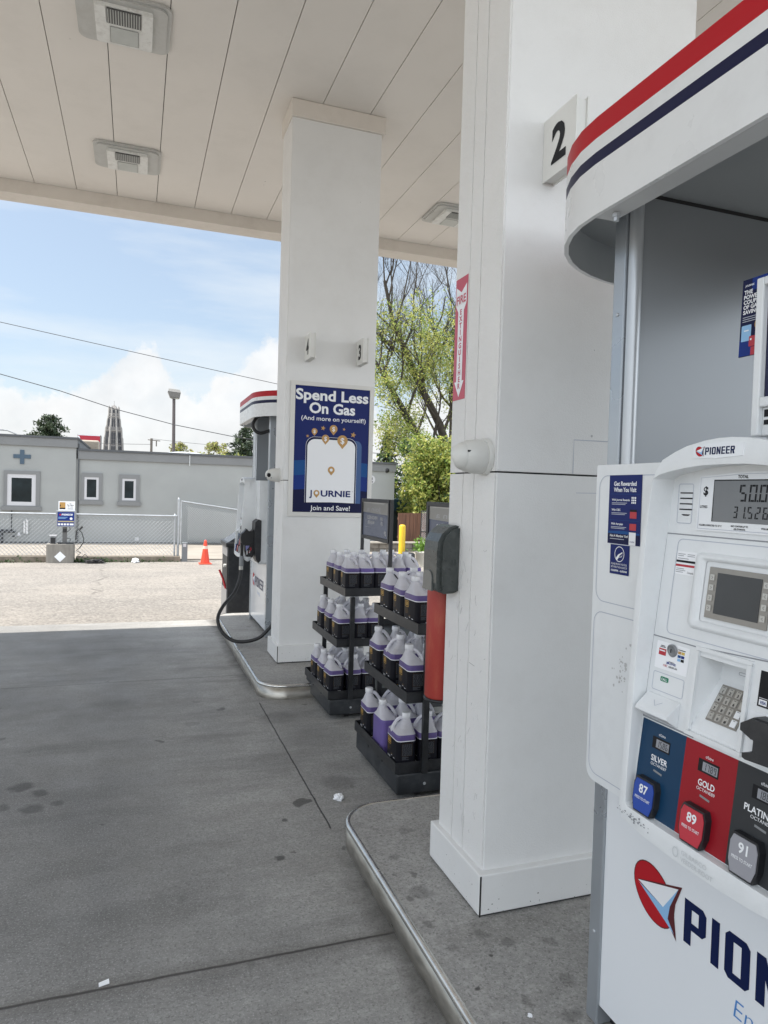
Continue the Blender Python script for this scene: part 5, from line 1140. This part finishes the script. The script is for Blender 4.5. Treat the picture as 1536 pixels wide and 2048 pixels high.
# air hose coil
m = MB(); rg = random.Random(4); pts = []
base = [(-1.10, .45), (-1.09, .62), (-1.05, .66), (-.99, .60), (-.95, .47), (-.96, .40), (-1.02, .30), (-1.08, .25), (-1.0, .20), (-1.06, .14), (-.97, .12), (-.92, .18), (-.86, .12), (-.94, .06), (-.88, .02)]
for i, (x_, z_) in enumerate(base): pts.append(B(x_, 15.06-.012*i, z_))
for i in range(60): pts.append(B(-.92+.36*rg.random(), 14.80+.16*rg.random(), .02+.06*rg.random()))
m.tube(pts, .011, 6); m.tube([B(-1.03, 15.0, .66), B(-.975, 15.0, .72)], .022, 8); m.build('air_hose', BLKR, label='tangled black air hose heaped beside the concrete block', cat='hose')

# traffic cone
t = thing('traffic_cone', 'orange red traffic cone with a pale top stripe', 'traffic cone', B(1.362, 14.673, 0))
cx_, cy_, cz_ = B(1.362, 14.673, 0); CON = mat('cone orange', (.68, .055, .022), .45, var=.06, vscale=5)
m = MB(); m.box(cx_-.155, cx_+.155, cy_-.155, cy_+.155, cz_+.001, cz_+.03); m.build('base', CON, t, bevel=.012)
m = MB(); m.lathe([(.115, .031), (.034, .58), (.026, .612), (.012, .615)], (cx_, cy_, cz_), 22); m.build('cone', CON, t)
m = MB(); m.lathe([(.0635, .39), (.052, .463)], (cx_, cy_, cz_), 22, caps=False); m.build('stripe', mat('cone stripe', (.62, .45, .38), .5), t)
# small service post beside the fence
t = thing('service_post', 'short grey service post beside the fence end', 'bollard', B(.97, 15.19, 0))
m = MB(); bx(m, .93, 1.045, 15.16, 15.25, -.02, .40); m.build('post', mat('service grey', (.16, .175, .185), .6, var=.06), t, bevel=.012)
m = MB(); bx(m, .955, 1.015, 15.152, 15.1598, .31, .375); m.build('plate', PVC, t)
crumple('white_bag', (B(.02, 15.0, 0)[0], B(.02, 15.0, 0)[1], GLOW+.002), .085, 6, 'small white plastic bag at the foot of the kerb', 'litter')

# yellow bollard and things around it, seen between the columns
bz_ = B(5.40, 14.0, 0)
t = thing('yellow_bollard', 'yellow steel bollard with domed top behind the racks', 'bollard', bz_)
m = MB(); m.lathe([(.088, 0), (.088, 1.06), (.082, 1.09), (.055, 1.112), (.001, 1.12)], bz_, 20, caps=False); m.build('pipe', mat('safety yellow', (.66, .43, .015), .45, var=.06, vscale=6, dirt=(.3, .2, .05, .4)), t)
m = MB(); p_ = B(5.46, 13.7, 0); m.lathe([(.12, .0), (.15, .05), (.15, .36), (.10, .40), (.02, .41)], p_, 16); m.build('black_sack', BLK, label='black sack standing in front of the yellow bollard', cat='sack')
t = thing('planter', 'pale planter tub with a leafy green plant', 'planter', B(5.85, 13.9, 0))
p_ = B(5.85, 13.9, 0); m = MB(); m.lathe([(.16, .001), (.20, .36), (.215, .37), (.215, .42), (.19, .42), (.18, .38), (.001, .38)], p_, 18, caps=False); m.build('tub', mat('tub pale', (.55, .53, .48), .6), t)
LEAFY = mat('leaf planter', (.13, .24, .035), .55, trans=.35, var=.3, vscale=8)
rg = random.Random(2); m = MB()
def leafquad(m, c, s, rg, mi=0, el=1.7):
    n_ = Vector((rg.gauss(0, 1), rg.gauss(0, 1), rg.gauss(0, 1)+.4)).normalized(); u_ = n_.orthogonal().normalized(); u_ = Matrix.Rotation(rg.uniform(0, 6.28), 3, n_) @ u_; w_ = n_.cross(u_)
    m.add([c-u_*s*el*.5, c+w_*s*.42, c+u_*s*el*.5, c-w_*s*.42], [(0, 1, 2, 3)], mi)
for i in range(260): leafquad(m, Vector(p_)+Vector((rg.gauss(0, .13), rg.gauss(0, .13), .42+abs(rg.gauss(0, .14)))), rg.uniform(.04, .085), rg)
m.build('foliage', LEAFY, t)

STN = mat('retaining stone', (.15, .135, .115), .9, var=.35, vscale=5, bump=.8, bscale=20)
t = thing('retaining_wall', 'low brown block retaining wall below the wooden fence', 'wall', B(8, 17.2, 0))
m = MB(); rg = random.Random(3)
for r_ in range(2):
    x_ = 4.9+(.16 if r_ else 0)
    while x_ < 12:
        bx(m, x_, x_+.305, 17.2+rg.uniform(0, .02), 17.5, .135*r_-.03, .135*r_+.10); x_ += .315
m.build('blocks', STN, t, bevel=.015)
m = MB(); bx(m, 4.9, 12, 17.18, 17.55, .236, .275); m.build('coping', mat('coping stone', (.24, .22, .19), .9, var=.2), t, bevel=.01)
WOOD = mat('fence wood', (.13, .062, .038), .75, var=.35, vscale=4, stretch=(6, 6, .5))
t = thing('wooden_fence', 'reddish brown board fence beneath the green bushes', 'fence', B(8.2, 17.8, .2))
m = MB(); x_ = 7.36 - .62
while x_ < 12.5:
    bx(m, x_, x_+.105, 17.8, 17.825, .2, 1.03+rg.uniform(-.01, .01)); x_ += .112
m.build('boards', WOOD, t)
m = MB(); bx(m, 6.74, 12.5, 17.826, 17.86, .35, .41); bx(m, 6.74, 12.5, 17.826, 17.86, .85, .91); m.build('rails', WOOD, t)
t = thing('iron_gate', 'black iron gate frame standing before the wooden fence', 'gate', B(7.35, 17.05, 0))
m = MB()
for x_ in (7.10, 7.55, 8.0): m.tube([B(x_, 17.05, -.02), B(x_, 17.05, 1.115)], .020, 6)
for z_ in (1.115, .57, .12): m.tube([B(7.10, 17.05, z_), B(8.0, 17.05, z_)], .017, 6)
m.build('frame', mat('iron black', (.014, .016, .017), .5), t)
m = MB(); mesh_panel(m, (7.10*S, 17.06*S), (8.0*S, 17.06*S), zb(1.1), zb(1.1), zb(.13), zb(.13), .06, .003); m.build('mesh_infill', WIRE, t)
t = thing('blue_shed', 'dark blue shed roof beside the end of the clinic', 'shed', B(8.2, 21.3, 0))
m = MB(); bx(m, 7.55, 9.0, 20.6, 22, -.05, 1.02); m.build('wall', mat('shed dark', (.03, .045, .05), .8), t)
m = MB(); bx(m, 7.5, 9.05, 20.5, 22.1, 1.021, 1.38); m.build('roof', mat('shed blue', (.015, .055, .085), .6, var=.15), t)

# ------------------------------------------------------------------ roofscape, lamp, tower, wires
t = thing('street_lamp', 'grey lot lamp with boxy head rising behind the clinic roof', 'street lamp', B(1.93, 40, -.2))
m = MB(); m.tube([B(1.95, 40, -.3), B(1.865, 40, 6.40)], [.13, .10], 12); m.build('pole', mat('lamp pole', (.10, .085, .085), .5), t)
LH = mat('lamp head', (.17, .165, .155), .5); hx, hy, hz = B(1.865, 40, 6.38)
m = MB(); v = [(hx-.26, hy-.3, hz+.05), (hx+.36, hy-.3, hz), (hx+.36, hy+.3, hz), (hx-.26, hy+.3, hz+.05), (hx-.40, hy-.36, hz+.42), (hx+.42, hy-.36, hz+.36), (hx+.42, hy+.36, hz+.36), (hx-.40, hy+.36, hz+.42)]
m.add(v, [(0, 3, 2, 1), (4, 5, 6, 7), (0, 1, 5, 4), (1, 2, 6, 5), (2, 3, 7, 6), (3, 0, 4, 7)]); m.build('head', LH, t, bevel=.03)
m = MB(); m.add([(x_, y_, z_+.30) for x_, y_, z_ in [(hx-.41, hy-.37, hz+.13), (hx+.43, hy-.37, hz+.07), (hx+.43, hy+.37, hz+.07), (hx-.41, hy+.37, hz+.13)]]+[(hx-.35, hy-.3, hz+.62), (hx+.36, hy-.3, hz+.58), (hx+.36, hy+.3, hz+.58), (hx-.35, hy+.3, hz+.62)], [(4, 5, 6, 7), (0, 1, 5, 4), (1, 2, 6, 5), (2, 3, 7, 6), (3, 0, 4, 7)]); m.build('hood', mat('lamp hood', (.30, .29, .27), .5), t)
m = MB(); m.box(hx-.2, hx+.3, hy-.25, hy+.25, hz-.012, hz+.01); m.build('lens', LGLS, t)

TS = mat('tower stone', (.19, .18, .175), .9, var=.12, vscale=.35); TSL = mat('tower pale stone', (.27, .26, .245), .9, var=.1, vscale=.5); TW_ = mat('tower opening', (.045, .048, .055), .8)
tx, ty = -7.3*S, 250*S
t = thing('church_tower', 'tall pale stone church tower with pointed openings on the skyline', 'tower', (tx, ty, GLOW))
def tz(z): return zb(z)
def octa(m, r0, r1, z0, z1, mi=0, rot=22.5):
    v = [(tx+r*math.cos(R(rot+45*k)), ty+r*math.sin(R(rot+45*k)), z) for r, z in ((r0, z0), (r1, z1)) for k in range(8)]
    m.add(v, [(k, (k+1) % 8, 8+(k+1) % 8, 8+k) for k in range(8)]+[tuple(range(8))[::-1], tuple(range(8, 16))], mi)
m = MB(); octa(m, 4.3, 3.95, GLOW, tz(14)); octa(m, 3.9, 3.1, tz(14), tz(19.6)); octa(m, 2.8, 2.3, tz(19.6), tz(24.2)); octa(m, 2.05, 1.85, tz(24.2), tz(26.6)); m.build('shaft', TS, t)
m = MB()
for r_, z_ in ((3.5, 19.6), (2.55, 24.2), (2.15, 25.1), (2.0, 26.5)): octa(m, r_, r_+.1, tz(z_)-.15, tz(z_)+.25)
for k in range(8):
    a_ = R(22.5+45*k)
    for r0, r1, z0, z1 in ((4.55, 3.75, 5, 17.2), (3.65, 3.2, 15, 20.6), (2.95, 2.55, 19, 23.4), (2.4, 2.1, 22.6, 25.2), (2.05, 2.0, 24.6, 27.2)):
        c_, s_ = math.cos(a_), math.sin(a_); m.tube([(tx+r0*c_, ty+r0*s_, tz(z0)), (tx+r1*c_, ty+r1*s_, tz(z1)), (tx+r1*.97*c_, ty+r1*.97*s_, tz(z1)+.9)], [.42, .36, .03], 6)
m.build('buttress', TSL, t)
m = MB(); octa(m, 2.0, .9, tz(26.75), tz(27.6)); octa(m, .9, .1, tz(27.6), tz(28.3)); m.tube([(tx, ty, tz(28.2)), (tx, ty, tz(29.6))], .06, 5); m.build('spire', TS, t)
for k in range(8):
    a_ = R(45*k); c_, s_ = math.cos(a_), math.sin(a_); u_ = Vector((-s_, c_, 0)); n_ = Vector((c_, s_, 0))
    for r_, z0, z1, w_ in ((3.62, 15.0, 16.3, .26), (3.32, 16.7, 18.7, .28), (2.42, 20.9, 23.3, .24), (1.82, 25.45, 26.3, .42), (3.82, 12, 14.2, .3)):
        for o_ in ((-.42, .42) if w_ < .4 else (0,)):
            c0 = Vector((tx, ty, 0))+n_*(r_)+u_*o_
            fr = Fr(c0, u_, (0, 0, 1), n_)
            if k in (4, 5, 6, 7): MB().prism(fr, [(-w_, tz(z0)), (w_, tz(z0)), (w_, tz(z1)), (0, tz(z1)+.5), (-w_, tz(z1))], -.4, .06).build('lancet_opening', TW_, t)
t = thing('roof_sign', 'red sign box showing above the clinic roof', 'sign', B(-1.5, 26.2, 2.4))
m = MB(); bx(m, -1.90, -1.16, 26.0, 26.6, 2.0, 3.255); m.build('cabinet', mat('sign side grey', (.24, .23, .21), .6), t)
m = MB(); bx(m, -1.885, -1.19, 25.985, 25.9998, 2.0, 3.24); m.build('face', mat('sign strong red', (.40, .012, .03), .45, var=.05), t)
m = MB(); fr = FY(25.985*S); m.rect(fr, -1.886*S, zb(3.225), -1.19*S, zb(3.25), .004, 0); m.strip(fr, [(-1.875*S, zb(3.2)), (-1.84*S, zb(3.12)), (-1.87*S, zb(3.03))], .06, .004, 0); m.strip(fr, [(-1.86*S, zb(2.88)), (-1.78*S, zb(2.90)), (-1.74*S, zb(2.80)), (-1.80*S, zb(2.76))], .05, .004, 0); m.build('marks', WHT, t)
t = thing('air_conditioner', 'beige louvred air conditioner on the clinic roof', 'air conditioner', B(-1.42, 24.7, 2.47))
m = MB(); bx(m, -1.70, -1.15, 24.5, 25.1, 2.477, 2.985); m.build('case', mat('ac beige', (.42, .37, .30), .5), t, bevel=.05)
m = MB(); 
for i in range(14): bx(m, -1.665+i*.036, -1.645+i*.036, 24.488, 24.4998, 2.5, 2.93)
m.build('grille', mat('ac louvre', (.26, .22, .17), .6), t)
def wire(pts, r, label, z_end=None):
    m = MB(); m.tube(pts, r, 5); m.build('overhead_wire', mat('wire dark', (.05, .05, .055), .6), label=label, cat='wire', group='overhead wires')
def sag(a, b, s_, n=24):
    return [(a[0]+(b[0]-a[0])*i/n, a[1]+(b[1]-a[1])*i/n, a[2]+(b[2]-a[2])*i/n-4*s_*(i/n)*(1-i/n)) for i in range(n+1)]
wire(sag(B(-12, 30, 8.62), B(22, 30, 3.95), .12), .016, 'upper thin wire crossing the sky to the far column')
wire([B(-12, 30, 7.35), B(-8, 30, 6.35), B(-4.925, 30, 5.636), B(-2.849, 30, 5.16), B(-.878, 30, 4.60), B(1.462, 30, 4.10), B(3.895, 30, 3.74), B(7, 30, 3.45), B(12, 30, 3.3)], .02, 'lower sagging wire passing in front of the church tower')
t = thing('utility_pole', 'small distant utility pole with crossarm behind the clinic roof', 'utility pole', B(1.9, 100, 0))
m = MB(); m.tube([B(1.9, 100, -.3), B(1.868, 100, 8.05)], .2, 8); m.build('pole', mat('pole wood', (.13, .115, .10), .8), t)
m = MB(); m.tube([B(1.4, 100, 7.85), B(3.0, 100, 7.75)], .08, 5); m.tube([B(2.5, 100, 7.75), B(2.5, 100, 7.0)], .1, 5); m.build('crossarm', mat('pole wood', (.13, .115, .10), .8), t)
wire(sag(B(-14, 100, 7.3), B(1.9, 100, 7.25), .25), .035, 'faint far wire leading left from the utility pole')
wire(sag(B(1.9, 100, 8.0), B(24, 100, 7.4), .3), .03, 'faint far wire leading right from the utility pole')
t = thing('street_lamp', 'small curved street light arm above the tall end of clinic', 'street lamp', B(-12, 60, 0))
m = MB(); m.tube([B(-8.3, 60, -.3), B(-8.3, 60, 4.6), B(-8.7, 60, 5.25), B(-9.3, 60, 5.5), B(-9.8, 60, 5.52)], .07, 6); m.build('pole', mat('lamp thin', (.30, .31, .32), .5), t)
m = MB(); m.box(-9.95*S, -9.55*S, 60*S-.15, 60*S+.15, zb(5.45), zb(5.55)); m.build('head', mat('lamp thin', (.30, .31, .32), .5), t)

# ------------------------------------------------------------------ vegetation
BARK = mat('bark', (.050, .042, .034), .95, var=.35, vscale=4, bump=.8, bscale=12)
def leafmat(name, col, tr=.35): return mat(name, col, .6, trans=tr, var=.35, vscale=1.1)
L_YEL = leafmat('leaf spring yellow', (.42, .43, .12), .5); L_GRN = leafmat('leaf fresh green', (.21, .28, .06), .48); L_DK = leafmat('leaf deep green', (.035, .075, .02), .25)
L_CON = leafmat('needles', (.030, .052, .026), .12); L_CON2 = leafmat('needles light', (.055, .075, .035), .15)
def grow(mw, tips, p, d, ln, r, lev, rg, up=.12, kids=(3, 4), wig=.16):
    """one limb: a bent tapering tube, then smaller limbs from it"""
    n = 5; pts = [Vector(p)]; dd = Vector(d).normalized()
    for i in range(n):
        dd = (dd+Vector((rg.gauss(0, wig), rg.gauss(0, wig), rg.gauss(0, wig)+up*.5))).normalized(); pts.append(pts[-1]+dd*ln/n)
    rs = [r*(1-.62*i/n) for i in range(n+1)]
    mw.tube(pts, rs, 6 if lev > 2 else (4 if lev > 1 else 3), 0, caps=False)
    if lev <= 2: tips.extend((q, lev) for q in pts[1:])
    if lev <= 0: return
    for _ in range(rg.randint(*kids)):
        i = rg.randint(2, n); q = pts[i]; ax = Vector((rg.gauss(0, 1), rg.gauss(0, 1), rg.gauss(0, 1))).normalized()
        nd = (Matrix.Rotation(R(rg.uniform(22, 55)), 3, dd.cross(ax).normalized() if dd.cross(ax).length > .01 else ax) @ dd)
        grow(mw, tips, q, nd, ln*rg.uniform(.5, .75), rs[i]*.62, lev-1, rg, up, kids, wig)
def spring_tree(label, trunk, rad, limbs, seed, leafn, mats, lo, hi, name='deciduous_tree', lsz=(.06, .14), spread=.34, lev=3):
    rg = random.Random(seed); P = [Vector(B(*q)) for q in trunk]
    t = thing(name, label, 'tree', P[0], 'trees and shrubs beyond the lot')
    mw = MB(); tips = []; n = len(P)
    mw.tube(P, [rad*(1-.72*i/(n-1)) for i in range(n)], 10, 0)
    for (fr_, d, ln) in limbs:
        i = min(int(fr_*(n-1)), n-2); f_ = fr_*(n-1)-i; q = P[i].lerp(P[i+1], f_)
        grow(mw, tips, q, d, ln, rad*(.42-.26*fr_), lev, rg, .22, (4, 6), .13)
    mw.build('trunk', BARK, t)
    m = MB(); k = 0
    while k < leafn:
        q, lv = rg.choice(tips); f_ = (q.z-lo)/(hi-lo)
        if rg.random() < max(0, f_)**1.1*1.05: k += .35; continue
        cl = rg.randint(3, 7); mi = rg.choices((0, 1, 2), (5, 4, 1))[0]
        c = q+Vector((rg.gauss(0, spread), rg.gauss(0, spread), rg.gauss(0, spread)))
        for _ in range(cl): leafquad(m, c+Vector((rg.gauss(0, .13), rg.gauss(0, .13), rg.gauss(0, .13))), rg.uniform(*lsz), rg, mi)
        k += cl
    m.build('crown', mats, t)
MX = [L_YEL, L_GRN, L_DK]
U = lambda *a: Vector(a)
spring_tree('big leaning tree with dark forked trunk and thin spring leaves', [(14.2, 30, -.2), (14.0, 30, 2.86), (13.29, 30, 4.8), (12.36, 30, 6.36), (11.44, 30, 8.1), (10.79, 30, 9.4), (10.35, 30, 11.1)], .31,
            [(.30, U(.3, -.2, 1), 4.2), (.42, U(-.7, .2, .8), 4.5), (.5, U(.15, -.3, 1), 5.5), (.55, U(.6, .2, .9), 4.5), (.62, U(-.8, -.2, .6), 4.2), (.68, U(.5, -.2, 1), 5), (.75, U(-.6, .2, .9), 4), (.8, U(.6, .1, 1), 4), (.86, U(-.3, -.3, 1), 3.6), (.92, U(.4, .1, 1), 3.2), (1.0, U(-.1, 0, 1), 3.2), (.98, U(.35, .2, 1), 3.0), (.36, U(-.5, -.4, .3), 3.6), (.25, U(.8, 0, .5), 3.4)], 21, 21000, MX, 4.0, 13.2, lsz=(.05, .105), spread=.42)
spring_tree('lower leaning tree trunk crossing behind the far column', [(13.6, 28.5, -.2), (12.9, 28.5, 2.2), (12.0, 28.5, 3.5), (11.05, 28.5, 4.95), (10.2, 28.5, 6.2), (9.5, 28.5, 7.2)], .30,
            [(.35, U(.3, 0, 1), 3.6), (.45, U(-.7, -.3, .4), 3.0), (.5, U(.5, .2, .9), 4), (.6, U(.1, -.2, 1), 4.4), (.7, U(-.5, .2, .8), 2.6), (.75, U(.4, -.1, 1), 4.2), (.85, U(.1, .2, 1), 3.4), (.95, U(.3, .1, 1), 3.2), (.9, U(.5, 0, .9), 3.0), (.3, U(-.7, 0, .3), 2.6)], 33, 16000, MX, 2.0, 12.0, lsz=(.05, .105), spread=.42)
spring_tree('upright tree half hidden by the near column edge', [(14.3, 31, -.3), (14.4, 31, 4), (14.35, 31, 7.5), (14.4, 31, 10.5)], .27,
            [(.3, U(-.8, 0, .6), 3.8), (.4, U(.6, .2, .7), 3.5), (.5, U(-.7, .2, .9), 4.4), (.6, U(.4, -.3, 1), 4), (.7, U(-.6, -.1, 1), 4.2), (.8, U(.5, .1, 1), 3.6), (.9, U(-.4, .1, 1), 4.0), (1.0, U(0, 0, 1), 3.6), (1.0, U(-.5, .2, 1), 3.4)], 8, 16000, MX, 3.0, 13.2, lsz=(.05, .105), spread=.42)
def bush(label, c, rx, ry, rz, nleaf, mats, seed, lsz=(.06, .13), stems=9, name='shrub', wts=(3, 5, 2)):
    rg = random.Random(seed); bx_ = Vector(B(*c)); t = thing(name, label, 'shrub', bx_, 'trees and shrubs beyond the lot')
    m = MB(); lobes = []
    for i in range(stems):
        a_ = rg.uniform(0, 6.28); q = bx_+Vector((math.cos(a_)*rx*rg.uniform(.2, .8), math.sin(a_)*ry*rg.uniform(.2, .8), rz*rg.uniform(.6, 1.0)))
        m.tube([bx_+Vector((rg.gauss(0, .1), rg.gauss(0, .1), 0)), bx_.lerp(q, .5)+Vector((rg.gauss(0, .15), 0, .1)), q], [.045, .03, .008], 5, caps=False); lobes.append(q)
        for _ in range(2): lobes.append(bx_.lerp(q, rg.uniform(.35, .85))+Vector((rg.gauss(0, rx*.3), rg.gauss(0, ry*.3), rg.gauss(0, rz*.1))))
    m.build('stem', BARK, t)
    m = MB(); sz = [rg.uniform(.22, .5)*rx for _ in lobes]
    for k in range(nleaf):
        i = rg.randrange(len(lobes)); v = Vector((rg.gauss(0, 1), rg.gauss(0, 1), rg.gauss(0, 1))).normalized()*sz[i]*rg.random()**.45
        q = lobes[i]+v; q.z = max(q.z, bx_.z+.05)
        leafquad(m, q, rg.uniform(*lsz), rg, rg.choices((0, 1, 2), wts)[0])
    m.build('foliage', mats, t)
bush('large fresh green shrub beside the clinic corner', (8.2, 18.9, .0), 1.3, 1.0, 3.75, 11000, MX, 4, wts=(5, 5, 1), lsz=(.05, .11))
bush('yellow green shrub with pale twigs next to near column', (9.15, 19.6, .0), 1.3, 1.0, 3.7, 8000, MX, 5, wts=(6, 3, 1))
bush('dark green shrub between the two brighter shrubs', (9.3, 22.0, .0), 1.9, 1.2, 4.0, 8000, MX, 6, wts=(1, 3, 6))
bush('low ivy growth hanging over the wooden fence', (8.15, 17.72, .25), .75, .25, 1.15, 2600, MX, 7, lsz=(.04, .08), wts=(3, 4, 3))
bush('sparse shrub behind the wooden fence near the iron gate', (9.3, 18.4, .2), .9, .6, 1.9, 3200, MX, 9, wts=(4, 4, 2))
def conifer(label, c, h, r, seed, cols, nl=5200, lean=0, po=.8):
    rg = random.Random(seed); b0 = Vector(B(*c)); t = thing('conifer_tree', label, 'tree', b0, 'trees and shrubs beyond the lot')
    m = MB(); m.tube([b0, b0+Vector((lean, 0, h*.97))], [h*.022, .02], 7); br = []
    for k in range(64):
        f_ = .12+.86*k/64; a_ = k*2.4+rg.uniform(-.3, .3); ln = r*(1-f_)**po*rg.uniform(.75, 1.15)+.12; p0 = b0+Vector((lean*f_, 0, h*f_)); p1 = p0+Vector((math.cos(a_)*ln, math.sin(a_)*ln, -ln*.22+rg.uniform(-.1, .15)*ln))
        m.tube([p0, p1], [.03, .008], 4, caps=False); br.append((p0, p1, ln))
    m.build('trunk', BARK, t)
    m = MB(); tot = sum(b_[2] for b_ in br)
    for p0, p1, ln in br:
        for _ in range(int(nl*ln/tot)):
            s_ = rg.random()**.7; q = p0.lerp(p1, s_)+Vector((rg.gauss(0, .11*ln+.05), rg.gauss(0, .11*ln+.05), rg.gauss(0, .05*ln+.05)-.04*ln)); leafquad(m, q, rg.uniform(.07, .16)*(h/6)**.5, rg, rg.choices((0, 1), (3, 2))[0], 2.6)
    m.build('crown', cols, t)
conifer('dark spruce above the taller clinic parapet', (-4.3, 40, 0), 6.55, 2.2, 3, [L_CON, L_CON2], 9000, po=.48)
conifer('dark conifer showing behind the far pump', (5.75, 40, 0), 6.5, 2.6, 5, [L_CON, L_CON2], 8000, po=.7)
conifer('small dark conifer by the clinic end behind the racks', (10.9, 30.5, 0), 4.5*S, 1.0*S, 6, [L_CON, L_CON2], 4000)
bush('green tree top beside the conifer behind far pump', (4.6, 39, .6), 1.3, 1.0, 3.5, 4200, MX, 12, lsz=(.1, .18), name='leafy_tree', wts=(3, 5, 2))
for i, (x_, y_, h_, r_) in enumerate(((5.4, 60, 6.0, 1.4), (6.8, 62, 5.9, 1.3), (3.6, 64, 5.7, 1.2))):
    bush(('pale budding tree, widest of the distant row', 'pale budding tree nearest the green tree top in distant row', 'distant small tree behind the lamp pole')[i], (x_, y_, .5), r_*S, 1.2, h_, 2600, [L_YEL, mat('bud pale', (.25, .23, .12), .7, trans=.3), L_GRN], 20+i, lsz=(.12, .22), name='leafy_tree', wts=(3, 6, 1))
# weeds at the kerb foot
m = MB(); rg = random.Random(14)
for i in range(420):
    x_ = rg.choice((rg.uniform(-1.12, -.5), rg.uniform(-1.12, .85), rg.uniform(-4, -1.6))); q = Vector(B(x_, 15.1+rg.gauss(0, .02), 0)); leafquad(m, q+Vector((0, 0, abs(rg.gauss(0, .05)))), rg.uniform(.02, .05), rg, 0, 2.2)
m.build('weeds', L_DK, kind='stuff', label='sparse green weeds along the foot of the kerb', cat='weeds')
